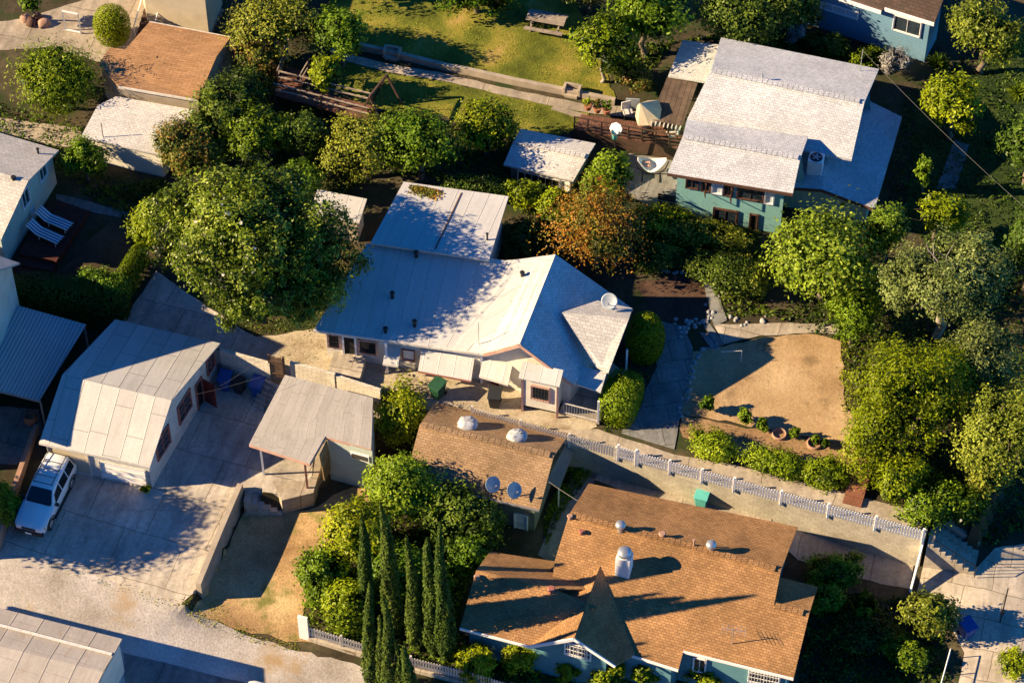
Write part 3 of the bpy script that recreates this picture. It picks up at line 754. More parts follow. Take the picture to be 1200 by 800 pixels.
# small brown shingled garage behind the picket fence
G2 = House('shingled_garage', 'small garage with tan shingled gable roof and two white wrapped domes', 'garage',
  [[(475,561,2.5),(632,597.5,2.5),(649,534,3.9),(492,497,3.9)], [(492,497,3.9),(649,534,3.9),(667,508,2.75),(510,471,2.75)]], M['sh_tan'], M['w_grey'],
  [(475,561,2.5),(632,597.5,2.5),(667,508,2.75),(510,471,2.75)], .35, .12, theta=TH)
G2.caps([((494,497.5,3.9),(648,533.7,3.9))], M['sh_tan'], step=.32)
G2.fascia([((475,561,2.5),(632,597.5,2.5))], M['metal'], .05, .12, 'gutter')
G2.window((603,624),(618,630), 1.75, M['white'], M['white'], name='door', cross=(0, 2), panename='panel')
m = MB(); m.slab([U(668,511,2.6), U(675,522,2.3), U(656,571,2.2), U(641,563,2.45)], .05); aw = obj('awning', m, M['w_grey'], G2.root)
for x, y in ((672,524), (655,569)):
    m = MB(); p = U(x, y, 2.2); m.beam(p, (p.x, p.y, H(p.x, p.y)-.1), .07, .07); obj('post', m, M['offwhite'], aw)
# brown house at the bottom
mp = [Vector(U(*p)) for p in ((667,602,4.25),(915,668,4.25),(890,784,2.2))]
mn = (mp[1]-mp[0]).cross(mp[2]-mp[0])
def on_main(px, py):
    d = ray(px, py); t = (mp[0]-CAM).dot(mn)/d.dot(mn); return (CAM+d*t).z
zA = on_main(703, 663); zf = lambda x, y: on_main(x, y)
_a, _b = U(673,747,zA+.02), U(703,663,zA+.02)
for _k in range(40):
    zV = zf(746,764)+.03-.04*_k; _c = U(746,764,zV); _n = (_b-_a).cross(_c-_a).normalized()
    if abs(_n.z) < math.cos(math.radians(28.5)): break
_d = ray(721,779); zG = (CAM+_d*((_a-CAM).dot(_n)/_d.dot(_n))).z
B1 = House('brown_roofed_house', 'teal house with broad orange brown shingle roof and white metal chimney', 'house',
  [[(690,566,3.1),(667,602,4.25),(915,668,4.25),(935,617,3.1)],
   [(667,602,4.25),(915,668,4.25),(907,709,zf(907,709)),(948,720,zf(948,720)),(930,794,zf(930,794)),(801,762,zf(801,762)),(795,784,zf(795,784)),(725,762,zf(725,762)),(640,735,zf(640,735)),(650,657,zf(650,657))],
   [(907,709,zf(907,709)-.004),(914,676,zf(907,709)-.75),(958,687,zf(948,720)-.75),(948,720,zf(948,720)-.004)],
   [(539,735,zA-1.35),(625,756,zA-1.35),(700,711,zA),(650,690,zA),(558,668,zA)], [(558,668,zA),(650,690,zA),(690,690,zA-.2),(690,664,zA-1.2),(649,657,zA-1.2),(574,646,zA-1.2)],
   [(620,756,zA-1.4),(673,747,zA+.02),(703,663,zA+.02),(660,690,zA-.5)], [(673,747,zA+.02),(703,663,zA+.02),(746,764,zV),(721,779,zG)]],
  M['sh_brown'], M['w_teal2'], [(690,566,3.1),(574,646,3.1)], .35, .14, theta=TH, foot=[(lambda p: (p.x, p.y))(U(*q)) for q in
   ((690,566,3.1),(652,657,3.),(574,646,zA-1.2),(539,735,zA-1.35),(620,756,zA-1.4),(622,757,zA-1.4),(716,779,zG),(722,764,2.1),(792,783,2.0),(801,764,2.4),(930,794,2.2),(948,720,3),(957,690,2.3),(916,680,3),(935,617,3.1))])
B1.caps([((668,602.3,4.25),(914,667.7,4.25)), ((908,709.5,zf(907,709)),(947,719.5,zf(948,720)))], M['sh_brown'])
B1.fascia([((539,735,zA-1.35),(620,756,zA-1.35)), ((725,762,zf(725,762)),(795,784,zf(795,784))), ((801,762,zf(801,762)),(930,794,zf(930,794)))], M['white'], .06, .16, 'gutter')
B1.fascia([((620,756,zA-1.38),(673,747,zA+.03)), ((673,747,zA+.03),(721,779,zG+.01))], M['white'], .06, .2, 'barge_board')
B1.window((662,765),(692,773), 1.0, M['white'], M['glass'], cross=(5, 0), bars=8, barmat=M['white'])
B1.window((877,797),(912,806), 1.0, M['white'], M['glass'], cross=(1, 0), bars=9, barmat=M['white'])
B1.window((812,784),(826,788), 1.1, M['white'], M['glass'], cross=(1, 0))
# big grey shingled house, upper right
B2 = House('grey_roofed_house', 'two storey teal house with wide grey shingle roofs and a deck', 'house',
  [[(845,44,7.2),(833,83,8.3),(1013,120,8.3),(1030,81,7.2)], [(833,83,8.3),(805,140,6.95),(804,150,6.7),(998,187,6.9),(1013,120,8.3)],
   [(805,140,7.5),(800,160,8.0),(938,185,8.0),(947,160,7.5)], [(800,160,8.0),(782,203,7.25),(929,227,7.25),(938,185,8.0)],
   [(975,150,6.3),(1018,118,6.0),(1057,137,5.75),(1025,245,5.5),(963,222,6.0)], [(975,150,6.3),(963,222,6.0),(930,220,5.75),(935,160,6.0)]],
  M['sh_grey'], M['w_teal'], None or [(845,44,7.2),(782,203,7.25)], .45, .14, theta=-.25, foot=[(lambda p: (p.x, p.y))(U(*q)) for q in
   ((845,44,7.2),(805,142,7.0),(782,203,7.25),(929,227,7.25),(930,220,5.75),(963,222,6),(1025,245,5.5),(1057,137,5.75),(1020,122,6),(1030,81,7.2))])
B2.caps([((834,83,8.3),(1012,119.8,8.3)), ((801,160,8.0),(937,185,8.0))], M['sh_grey'])
B2.fascia([((782,203,7.25),(929,227,7.25)), ((963,222,6.0),(1025,245,5.5)), ((930,220,5.75),(963,222,6.0))], M['trim_brown'], .05, .18)
for pl, pr in (((804,219),(818,222)), ((822,223),(832,225)), ((848,228),(858,230)), ((864,231),(894,237))):
    B2.window(pl, pr, 1.0, M['trim_brown'], M['glass'], cross=(1, 0), fw=.09)
w = B2.window((834,225.5),(846,228), 1.0, M['white'], M['curtain'], cross=(0, 0))
w = B2.window((896,237.5),(906,239.5), 1.0, M['white'], M['curtain'], cross=(0, 0))
B2.window((835,268),(862,274), 1.7, M['trim_brown'], M['glass'], name='door', cross=(1, 0), fw=.12)
B2.window((877,277),(886,279), 1.8, M['trim_brown'], M['dark'], name='door', cross=(0, 0), fw=.1, panename='doorway')
for x, y in ((825, 223), (855, 229)):   # open casements
    A = B2.hit(x, y); m = MB(); p = A[1]; n3 = Vector((A[3].x, A[3].y, 0)); e3 = Vector((A[2].x, A[2].y, 0))
    q = p+n3*.5+e3*.15
    for zz in (0, .95): m.beam(p+Vector((0,0,zz)), q+Vector((0,0,zz)), .05, .05)
    for c in (p, q): m.beam(c, c+Vector((0,0,.95)), .05, .05)
    sh = obj('casement', m, M['trim_brown'], B2.root)
# back porch roof on the grey house's left
m = MB(); m.slab([U(*p) for p in ((800,47,6.4),(846,53,6.6),(832,97,6.5),(783,89,6.3))], .12)
obj('porch_roof', m, M['sh_grey2'], B2.root, theta=-.25)
# brown patio cover
PC = thing('patio_cover', 'flat brown boarded patio cover on posts over the deck', 'patio cover', at(780, 165))
m = MB(); pc = [U(*p) for p in ((782,90,6.15),(818,96,6.15),(800,147,6.1),(762,140,6.1))]; m.slab(pc, .05)
obj('roof_boards', m, m_planks('cover_boards', (.15,.10,.075), (.11,.075,.055), (.03,.02,.015), .3, 4), PC, theta=-.25+math.pi/2)
m = MB(); e = pc[1]-pc[0]; f = pc[3]-pc[0]
for k in range(8):
    a = pc[0]+e*((k+.5)/8)-Vector((0,0,.14)); m.beam(a-f*.02, a+(pc[2]+(pc[3]-pc[2])*(1-(k+.5)/8)-(pc[0]+e*((k+.5)/8)))*1.06+Vector((0,0,0)), .06, .14)
obj('rafters', m, M['offwhite'], PC)
for p in (pc[3]+e*.1, pc[3]+e*.6, pc[0]+e*.05):
    m = MB(); m.beam(p-Vector((0,0,.2)), (p.x, p.y, H(p.x, p.y)), .1, .1); obj('post', m, M['post'], PC)
# grey shed
SH = House('shed', 'open fronted grey garden shed with pale shingle roof beside the round leafy tree', 'shed',
  [[(610,151,5.15),(602,165,5.45),(688,184,5.45),(698,168,5.15)], [(602,165,5.45),(590,193,4.95),(672,212,4.95),(688,184,5.45)]], M['sh_grey2'], M['w_grey'],
  [(610,151,5.1),(590,193,4.95),(672,212,4.95),(698,168,5.1)], .3, .1, theta=-.25)
SH.caps([((604,165.4,5.45),(687,183.7,5.45))], M['sh_grey2'])
SH.window((607,211),(655,222), .75, M['white'], M['dark'], cross=(5, 0), name='window')
SH.window((657,222),(668,225), .8, M['white'], M['white'], cross=(0, 0), name='panel', panename='board')
A = SH.hit(607, 213); Bq = SH.hit(668, 227); m = MB(); n3 = Vector((A[3].x, A[3].y, 0))
m.beam(A[1]+n3*.25, Bq[1]+n3*.25, .5, .06); obj('bench_shelf', m, M['wood_tan'], SH.root)
# main white house in the middle
ZP = 7.1
_a, _b, _c = U(609,403,ZP), U(651,298,ZP), U(672,450,4.95)
_n = (_b-_a).cross(_c-_a); _d = ray(742,362); ZE = (CAM+_d*((_a-CAM).dot(_n)/_d.dot(_n))).z
PF = [(505,405.5,5.0),(530,409,5.02),(550,412,5.1),(567,414,5.3),(582,410.5,5.85),(596,406.5,6.48),(609,403,ZP)]
QF = [(592,305,6.42),(602,304.3,6.52),(611,303.3,6.62),(621,302,6.74),(631,300.6,6.86),(641,299.3,6.98),(651,298,ZP)]
B3 = House('white_house', 'white wooden house with long white metal roof, blue shaded gable and window awnings', 'house',
  [[(368,386,5.0),(505,405.5,5.0),(592,305,6.42),(430,285,6.35)],
   *[[PF[i], PF[i+1], QF[i+1], QF[i]] for i in range(len(PF)-1)],
   [(609,403,ZP),(672,450,4.95),(742,362,ZE),(651,298,ZP)]],
  M['white_metal'], M['w_white'], [(368,386,5.0),(672,450,4.95)], .35, .12, theta=TH, foot=[(lambda p: (p.x, p.y))(U(*q)) for q in
   ((368,386,5.0),(505,405.5,5.0),(567,415,5.2),(672,450,4.95),(742,362,ZE),(651,300,6.4),(600,306,6.4),(430,285,6.35))])
B3.roof.data.materials.append(M['sh_grey'])
for p in B3.roof.data.polygons:
    if p.normal.x > .25 and p.normal.z > .3: p.material_index = 1
B3.fascia([((368,386,5.0),(505,405.5,5.0)), ((505,405.5,5.0),(567,414,5.3))], M['offwhite'], .06, .16, 'gutter')
B3.fascia([((567,414,5.3),(582,410.5,5.85)), ((582,410.5,5.85),(609,403,ZP)), ((609,403,ZP),(672,450,4.95))], M['trim_pink'], .06, .2, 'barge_board')
# rear wing with the leaf-strewn white roof
W3 = House('rear_wing', 'white metal roofed rear wing with dry leaves along its top edge', 'house wing',
  [[(473,213,6.95),(596,230,6.95),(573,305,6.68),(520,297,6.72),(434,285,6.62)]], M['white_metal'], M['w_white'], [(473,213,6.7),(432,290,6.3),(573,310,6.42),(596,230,6.7)], .3, .12, theta=TH)
m = MB(); p, q = roof_at(W3, 541, 226)+Vector((0,0,.01)), roof_at(W3, 510, 292)+Vector((0,0,.01)); m.beam(p, q, .07, .03); obj('roof_seam', m, M['trim_brown'], W3.root)
# side porch: little gable and flat roof, dark opening, rail
def add_roof(root, name, faces, mat, th=.12, theta=TH):
    m = MB()
    for f in faces: m.slab([U(*p) for p in f], th)
    return obj(name, m, mat, root, theta=theta)
pr = add_roof(B3.root, 'porch_gable', [[(658,366,6.45),(737,373,6.5),(713,436,5.3),(697,428,5.25)], [(658,366,6.45),(737,373,6.5),(741,361,5.9),(700,352,5.9)]], M['sh_pale'])
pf = add_roof(B3.root, 'porch_roof', [[(680,428,5.0),(711,436,5.0),(704,459,4.7),(673,449,4.75)]], M['sh_grey2'], .12)
# porch floor and front
p0, p1, p2, p3 = U(655,483,2.95), U(702,495,2.95), U(735,440,2.95), U(690,400,2.95)
m = MB(); m.slab([p0, p1, p2, p3], .15); obj('porch_floor', m, M['concpath'], B3.root)
m = MB(); 
for a, b in ((p0, p1), (p1, p2)):
    e = (b-a); o = Vector((-e.y, e.x, 0)).normalized()*.12
    m.add([(a.x+o.x,a.y+o.y,H(a.x,a.y)-.4),(b.x+o.x,b.y+o.y,H(b.x,b.y)-.4),(b.x+o.x,b.y+o.y,2.82),(a.x+o.x,a.y+o.y,2.82)], [(0,1,2,3)])
obj('porch_base', m, M['w_cream'], B3.root)
m = MB()
for a, b in ((p0.lerp(p1, .12), p0.lerp(p1, .97)), (p0.lerp(p1, .97), p1.lerp(p2, .9))):
    k = int((b-a).length/.13)
    for zz in (.12, .85): m.beam(a+Vector((0,0,zz)), b+Vector((0,0,zz)), .04, .04)
    for i in range(k+1): c = a.lerp(b, i/k); m.beam(c+Vector((0,0,0)), c+Vector((0,0,.85)), .022, .022)
obj('railing', m, M['offwhite'], B3.root)
for c, zt in ((p0.lerp(p1, .97), 4.65), (p1.lerp(p2, .95), 5.2)):
    m = MB(); m.beam(c, (c.x, c.y, zt), .1, .1); obj('post', m, M['white'], B3.root)
# bay with its hooded roof
b0, b1 = U(612,474,3.05), U(653,483,3.05); e = (b1-b0).normalized(); nn = Vector((e.y, -e.x, 0)); dp = nn*-.9
m = MB(); vs = [b0, b1, b1+dp, b0+dp]; top = [Vector((v.x, v.y, 5.5)) for v in vs]; m.add(vs+top, [(0,1,5,4),(1,2,6,5),(3,0,4,7),(3,2,1,0)]); bay = obj('bay_window', m, M['w_white'], B3.root)
m = MB(); o = nn*.28; o = nn*.22; a, b = b0+o-e*.14, b1+o+e*.14; c, d = b1+dp*.6+e*.14, b0+dp*.6-e*.14
m.slab([(a.x,a.y,5.42),(b.x,b.y,5.42),(c.x,c.y,5.85),(d.x,d.y,5.85)], .07); obj('hood', m, M['white_metal'], bay)
m = MB(); wc = b0.lerp(b1, .27)+nn*.03+Vector((0,0,.75)); wd = b0.lerp(b1, .78)+nn*.03+Vector((0,0,.75)); up = Vector((0,0,1.05))
for p, q in ((wc, wd), (wc+up, wd+up), (wc, wc+up), (wd, wd+up)): m.beam(p, q, .12, .12)
w = obj('window', m, M['trim_pink'], bay); m = MB(); m.add([wc+nn*.01, wd+nn*.01, wd+up+nn*.01, wc+up+nn*.01], [(0,1,2,3)]); obj('pane', m, M['glass'], w)
m = MB()
for k in range(1, 6): x = wc.lerp(wd, k/6)+nn*.05; m.beam(x, x+up, .025, .025)
for k in range(1, 4): m.beam(wc+up*k/4+nn*.05, wd+up*k/4+nn*.05, .02, .02)
obj('bars', m, M['black'], w)
for c in (b0, b1):
    m = MB(); m.beam((c.x, c.y, H(c.x, c.y)-.1), (c.x, c.y, 5.5), .12, .12); obj('corner_post', m, M['trim_pink'], bay)
m = MB(); a, b = b0+dp*.3, b1+dp*.3; m.beam(Vector((a.x,a.y,2.75)), Vector((b.x,b.y,2.75)), .05, .6); obj('underfloor', m, M['dark'], bay)  # dark board painting the shade under the bay
# front wall: door, windows, awnings
B3.window((385,405),(399,408), 1.0, M['trim_pink'], M['glass'], bars=7, barmat=M['black'], cross=(0, 0), fw=.11)
B3.window((403.5,421),(418,424), 1.95, M['white'], M['dark'], name='door', cross=(0, 0), fw=.1, panename='doorway')
B3.window((421,412),(442,416), 1.0, M['trim_pink'], M['glass'], bars=8, barmat=M['black'], cross=(0, 0), fw=.11)
B3.window((472,420),(486,423), .8, M['trim_red'], M['white'], cross=(0, 0), fw=.06, panename='board')
B3.window((464,436),(487,441), 1.0, M['offwhite'], M['w_white'], name='screen_panel', cross=(0, 0), fw=.06, panename='board')
B3.window((575,449),(585,451), .22, M['trim_red'], M['dark'], name='vent', cross=(0, 0), fw=.05, panename='opening')
A = B3.hit(411, 422, .0); n3 = Vector((A[3].x, A[3].y, 0)); ang = math.atan2(A[2].y, A[2].x); m = MB(); c = A[1]+n3*.75; c.z = 2.3; m.box(c, 1.7, 1.45, .75, ang); c2_ = A[1]+n3*1.7; c2_.z = 2.3; m.box(c2_, 1.2, .45, .42, ang); obj('stoop', m, M['concpath'], B3.root)
def awning(pl, pr, drop, out, trim):
    A = B3.hit(*pl, .03); Bh = B3.hit(*pr, .03); p, q = A[1], Bh[1]; nr = Vector((A[3].x, A[3].y, 0)); z = (p.z+q.z)/2; p.z = q.z = z
    m = MB(); d = nr*out-Vector((0,0,drop)); m.slab([p, q, q+d, p+d] , .04); a = obj('awning', m, M['white_metal'], B3.root)
    m = MB(); m.beam(p+d-Vector((0,0,.06))+nr*.03, q+d-Vector((0,0,.06))+nr*.03, .03, .1); obj('valance', m, trim, a)
    for s in (p, q): m = MB(); m.beam(s+d, s-Vector((0,0,drop+.25)), .03, .03); obj('strut', m, M['offwhite'], a)
awning((452,403),(470,406), .6, .8, M['offwhite'])
awning((494,408),(556,420), .65, .95, M['trim_red'])
awning((566,420),(600,428), .55, .75, M['offwhite'])
# posts under the eave and the open underfloor
for x, y in ((452,402), (564,415)):
    p = U(x, y, 4.9); m = MB(); m.beam(p, (p.x, p.y, H(p.x, p.y)-.1), .12, .12); obj('post', m, M['white'], B3.root)
B3.window((480,450),(515,457), .55, M['offwhite'], M['dark'], name='underfloor', cross=(2, 0), panename='opening')
B3.window((525,463),(556,470), .55, M['offwhite'], M['dark'], name='underfloor', cross=(3, 0), panename='opening')
# small flat roofed outhouse left of the main house
OH = House('outhouse', 'small outhouse with flat white roof between the large leafy tree and the white house', 'outhouse',
  [[(372,222,5.1),(430,233,5.1),(421,261,4.9),(362,250,4.9)]], M['white_metal'], M['w_beige'], [(372,222,5.1),(362,250,4.9),(421,261,4.9),(430,233,5.1)], .2, .1, theta=-.25)
OH.window((383,279),(392,281), .8, M['white'], M['dark'], cross=(0, 0)); OH.window((398,295),(404,296), 1.8, M['white'], M['dark'], name='door', cross=(0, 0), panename='doorway')
# left cottage
B4 = House('cottage', 'pale cottage with plain grey roof beside the striped loungers', 'house',
  [[(-130,118,5.3),(69,176,5.3),(33,212,6.6),(-170,152,6.6)], [(-170,152,6.6),(33,212,6.6),(2,279,5.2),(-200,220,5.2)]], M['sh_pale'], M['w_palegreen'],
  [(-130,118,5.3),(-200,220,5.2),(2,279,5.2),(69,176,5.3)], .3, .12, theta=-.33)
for pl, pr in (((28,248),(35,233)), ((48,216),(55,202))):
    B4.window(pl, pr, 1.15, M['white'], M['glass'], cross=(1, 0))
B4.window((37,252),(40,247), .35, M['white'], M['white'], name='vent', cross=(0, 0), panename='cover')
# tall white house at the left edge, with its corrugated carport
B5 = House('tall_house', 'tall white house with grey eave at the left edge behind the corrugated carport', 'house',
  [[(-190,235,6.5),(23,308,6.5),(-8,318,9.2),(-230,240,9.2)], [(-230,240,9.2),(-8,318,9.2),(-50,492,5.6),(-290,410,5.6)]], M['sh_pale'], M['w_cream'],
  [(-190,235,6.5),(-290,410,5.6),(-50,492,5.6),(23,308,6.5)], .35, .14, theta=-.4)  # roof out of view, shaped to throw its shadow on the garage
CC = thing('carport', 'lean-to carport with corrugated metal roof, all in shade, by the tall hedge', 'carport', at(40, 480))
cc = [U(*p) for p in ((18,357,3.8),(101,380,3.7),(46,469,3.3),(-70,440,3.3),(-30,345,3.8))]
m = MB(); m.slab(cc, .06); obj('roof', m, M['corrug'], CC, theta=TH)
for x, y, z in ((47,469,3.2), (99,383,3.6), (-10,456,3.2)):
    p = U(x, y, z); m = MB(); m.beam(p, (p.x, p.y, H(p.x, p.y)-.1), .09, .09); obj('post', m, M['metal'], CC)
m = MB(); m.beam(cc[2]-Vector((0,0,.1)), cc[3]-Vector((0,0,.1)), .05, .12); obj('fascia', m, M['metal'], CC)
# bottom left roof
B6 = House('flat_roofed_garage', 'garage with patched weathered low roof at the alley corner', 'garage',
  [[(-120,682,2.75),(143,748,2.75),(122,787,3.1),(-140,722,3.1)], [(-140,722,3.1),(122,787,3.1),(92,845,2.7),(-170,780,2.7)]], M['oldroof'], M['w_cream'],
  [(-120,682,2.75),(-170,780,2.7),(92,845,2.7),(143,748,2.75)], .12, .12, theta=-.33)
m = MB(); p, q = U(-100,706,3.02), U(131,766,3.0); m.beam(p, q, .14, .05); obj('roof_seam', m, M['offwhite'], B6.root)
# upper left: brown flat roof, grey roof below it, beige house behind
B7 = House('brown_flat_roofed_house', 'low building with orange tan shingle roof beside the round clipped bush', 'house',
  [[(128,56,6.0),(147,58,6.0),(175,26,6.2),(270,44,6.2),(254,66,6.35),(232,117,6.0),(139,101,6.0),(116,75,5.85)]], M['sh_orange'], M['stucco_wall'],
  [(128,56,6.0),(116,75,5.85),(139,101,6.0),(232,117,6.0),(254,66,6.35),(270,44,6.2),(175,26,6.2),(147,58,6.0)], .08, .12, theta=-.25)
B7.fascia([((175,26,6.2),(270,44,6.2)), ((139,101,6.0),(232,117,6.0))], M['offwhite'], .05, .15)
B8 = House('grey_roofed_outbuilding', 'cream outbuilding with pale grey shingle roof stepped below the tan roof', 'outbuilding',
  [[(136,113,5.4),(228,129,5.4),(190,182,5.0),(95,160,5.0),(114,124,5.3)]], M['sh_grey2'], M['w_cream'], [(136,113,5.4),(114,124,5.3),(95,160,5.0),(190,182,5.0),(228,129,5.4)], .2, .12, theta=-.25)
B9 = House('beige_house', 'beige stucco house with outside stair at the top left edge', 'house',
  [[(150,-75,8.0),(160,-24,7.8),(243,-8,7.8),(262,-60,8.0)]], M['sh_tan'], M['w_beige'], [(150,-75,8.0),(160,-24,7.8),(243,-8,7.8),(262,-60,8.0)], .3, .15, theta=-.25)
# blue house top right
B10 = House('blue_house', 'shaded blue house with brown roof and white fascia behind the shrubs', 'house',
  [[(935,-19,7.6),(1033,13,7.6),(1037,9,7.75),(1095,27,7.75),(1115,-25,9),(960,-75,9)]], M['sh_dark'], M['w_blue'],
  [(935,-19,7.6),(1094,27,7.75),(1115,-25,9),(960,-75,9)], .25, .14, theta=-.25)
B10.fascia([((935,-19,7.6),(1033,13,7.6)), ((1037,9,7.75),(1095,27,7.75))], M['white'], .06, .24)
B10.window((961,12),(1005,20), .5, M['white'], M['curtain'], cross=(2, 0))
B10.window((1046,36),(1078,42), 1.1, M['white'], M['glass'], cross=(1, 0))

for q in () and ((135,374,3.75),(160,400,4.1),(190,386,4.0),(73,439,4.75),(60,515,3.0)):
    p = U(*q); 
    for k in range(0, 160):
        t = k*.1; r = p+Vector((-math.cos(.445)*math.cos(.061), -math.cos(.445)*math.sin(.061), math.sin(.445)))*t
        z = roof_z(B5.T, r.x, r.y)
        if z is not None and z > r.z: print('shaded', q, t); break
    else: print('LIT', q)
# ------------------------------------------------------------------ walls, fences, steps
def wall_along(name, label, cat, pts, ztop, zbot, th, mat, side=1, group=None, kind=None):
    """pts world (x,y); wall thickness th towards the side (+1 = left of travel); ztop/zbot functions or lists"""
    m = MB(); n = len(pts); V = [Vector(p) for p in pts]; off = []
    for i in range(n):
        d = (V[min(i+1, n-1)]-V[max(i-1, 0)]).normalized(); off.append(Vector((-d.y, d.x))*th*side)
    for i in range(n-1):
        for a, b in ((i, i+1),):
            zt0, zt1, zb0, zb1 = ztop[a], ztop[b], zbot[a], zbot[b]
            P = [V[a], V[b], V[b]+off[b], V[a]+off[a]]; ZT = [zt0, zt1, zt1, zt0]; ZB = [zb0, zb1, zb1, zb0]
            vs = [(p.x, p.y, z) for p, z in zip(P, ZB)]+[(p.x, p.y, z) for p, z in zip(P, ZT)]
            fs = [(0,1,5,4),(4,5,6,7),(2,3,7,6)]
            if i == 0: fs.append((3,0,4,7))
            if i == n-2: fs.append((1,2,6,5))
            if side < 0: fs = [f[::-1] for f in fs]
            m.add(vs, fs)
    o = obj(name, m, mat, None, (V[0].x, V[0].y, zbot[0]))
    return tag(o, label, cat, group)
def split(pts, step=.7):
    out = []
    for a, b in zip(pts[:-1], pts[1:]):
        L = math.hypot(b[0]-a[0], b[1]-a[1]); k = max(int(L/step), 1)
        out += [(a[0]+(b[0]-a[0])*i/k, a[1]+(b[1]-a[1])*i/k) for i in range(k)]
    return out+[pts[-1]]
P2 = lambda px, py, z: (lambda p: (p.x, p.y))(U(px, py, z))
W = split([P2(*p, 2.5) for p in ((553,491),(667,523),(1082,637))])
wall_along('retaining_wall', 'long grey block retaining wall under the white picket fence', 'retaining wall', W,
  [float(FU(np.array(x), np.array(y+.5)))+.04 for x, y in W], [float(FL(np.array(x), np.array(y)))-.4 for x, y in W], .85, M['block'])
W = split([P2(*p, 2.3) for p in ((445,474),(500,484),(553,491))])
wall_along('retaining_wall', 'low tan retaining wall behind the round bush and the tan shingled garage', 'retaining wall', W,
  [float(FU(np.array(x), np.array(y+.5)))+.04 for x, y in W], [0 for _ in W], .85, M['stucco_wall'])
def block_fence(label, pts, h, zr=2.4):
    Wp = split([P2(*p, zr) for p in pts]); 
    return wall_along('slat_wall', label, 'wall', Wp, [float(FU(np.array(x), np.array(y+.5)))+h for x, y in Wp], [.3 for _ in Wp], .16, M['blockwhite'])
block_fence('white openwork wall between the garage corner and the wooden gate', [(259,424),(317,441)], 1.15)
block_fence('white openwork wall running from the wooden gate above the carport roof', [(341,441),(393,456)], 1.2)
block_fence('white openwork wall section ending at the round bush', [(395,456),(446,473)], 1.05)
W = split([P2(*p, 2.3) for p in ((130,398),(259,424),(318,441),(345,443),(445,474))])
wall_along('retaining_wall', 'low concrete retaining wall behind the white garage and the bins', 'retaining wall', W,
  [float(FU(np.array(x), np.array(y+.5)))+.03 for x, y in W], [.4 for _ in W], .8, M['stucco_wall'])
# wooden gate
g = thing('wooden_gate', 'weathered brown plank gate at the top of the steps', 'gate', U(324,440,2.3))
a, b = U(317,440,2.35), U(334,443,2.35); m = MB()
for k in range(7):
    p = a.lerp(b, (k+.5)/7); m.beam(p, p+Vector((0,0,1.55+.04*(k % 3))), .13, .035)
obj('gate_boards', m, M['wood_tan'], g)
for z in (.3, 1.25): m = MB(); m.beam(a+Vector((0,-.04,z)), b+Vector((0,-.04,z)), .05, .1); obj('rail', m, M['post'], g)
for p in (a, b):
    m = MB(); m.beam(p-Vector((0,0,.3)), p+Vector((0,0,1.7)), .11, .11); obj('post', m, M['post'], g)
def steps(name, label, p0, p1, n, width, mat, z0, z1, thick=None, cat='steps'):
    """treads from plan point p0 (height z0) to p1 (height z1)"""
    p0, p1 = Vector((p0[0], p0[1])), Vector((p1[0], p1[1])); d = p1-p0; L = d.length; ang = math.atan2(d.y, d.x); m = MB()
    for k in range(n):
        c = p0+d*((k+.5)/n); z = z0+(z1-z0)*(k+.5)/n; zb = min(z0, z1)-.5
        m.box((c.x, c.y, zb), L/n-.004, width-.003*k, z-zb, ang)
    o = obj(name, m, mat, None, (p0.x, p0.y, min(z0, z1)), theta=ang); return tag(o, label, cat)
steps('steps', 'concrete steps from the driveway up to the plank gate', P2(307,480,1.2), P2(321,447,2.3), 6, 1.15, M['concpath'], 1.25, 2.35)
steps('steps', 'shaded concrete steps down from the driveway beside the carport slab', P2(287,574,.9), P2(334,588,.0), 6, 1.5, M['concpath'], .95, -.1)
# driveway retaining wall
W = split([P2(*p, 1.1) for p in ((285,572),(262,622),(235,683))]); n = len(W)
wall_along('retaining_wall', 'tan retaining wall sloping down beside the concrete driveway', 'retaining wall', W, [1.45-.45*i/(n-1) for i in range(n)], [-1.2]*n, .28, M['stucco_wall'], side=-1)
m = MB(); m.slab([U(x, y, 1.05) for x, y in ((330,586),(367,577),(384,520),(345,512),(310,545))], 1.9); so = obj('carport_slab', m, M['conctan'], None, U(350,560,1.05)); so['kind'] = 'structure'
W = split([P2(*p, 1.0) for p in ((-6,646),(0,632),(38,524),(46,502))]); n = len(W)
wall_along('low_wall', 'low red brown wall along the driveway edge by the parked car', 'wall', W, [1.35]*n, [-.3]*n, .25, M['pinkring'], side=1)
# garden wall and steps at the lawn
lw = [at(*p) for p in ((388,52),(451,66),(520,83),(600,100),(661,112),(720,124))]
Wp = split([(p.x, p.y) for p in lw]); wall_along('garden_wall', 'long low pale wall between the lawn and the garden path', 'garden wall', Wp, [H(*p)+.42 for p in Wp], [H(*p)-.3 for p in Wp], .24, M['stucco_wall'])
for (x, y), lab in (((459,68), 'white concrete step box in the garden wall at the shaded left end'), ((670,112), 'white concrete step box in the garden wall near the slim lawn tree')):
    p = at(x, y); a = -.26; m = MB()
    ex, ey = Vector((math.cos(a), math.sin(a), 0)), Vector((-math.sin(a), math.cos(a), 0))
    for s in (-1, 1): m.box(p+ex*(s*.42)+ey*.1, .14, .5, .62, a)
    m.box(p+ey*.32, .7, .12, .62, a); m.box(p-ey*.1, .70, .3, .2, a)
    tag(obj('step_box', m, M['stucco_wall'], None, p, bevel=.01), lab, 'step')
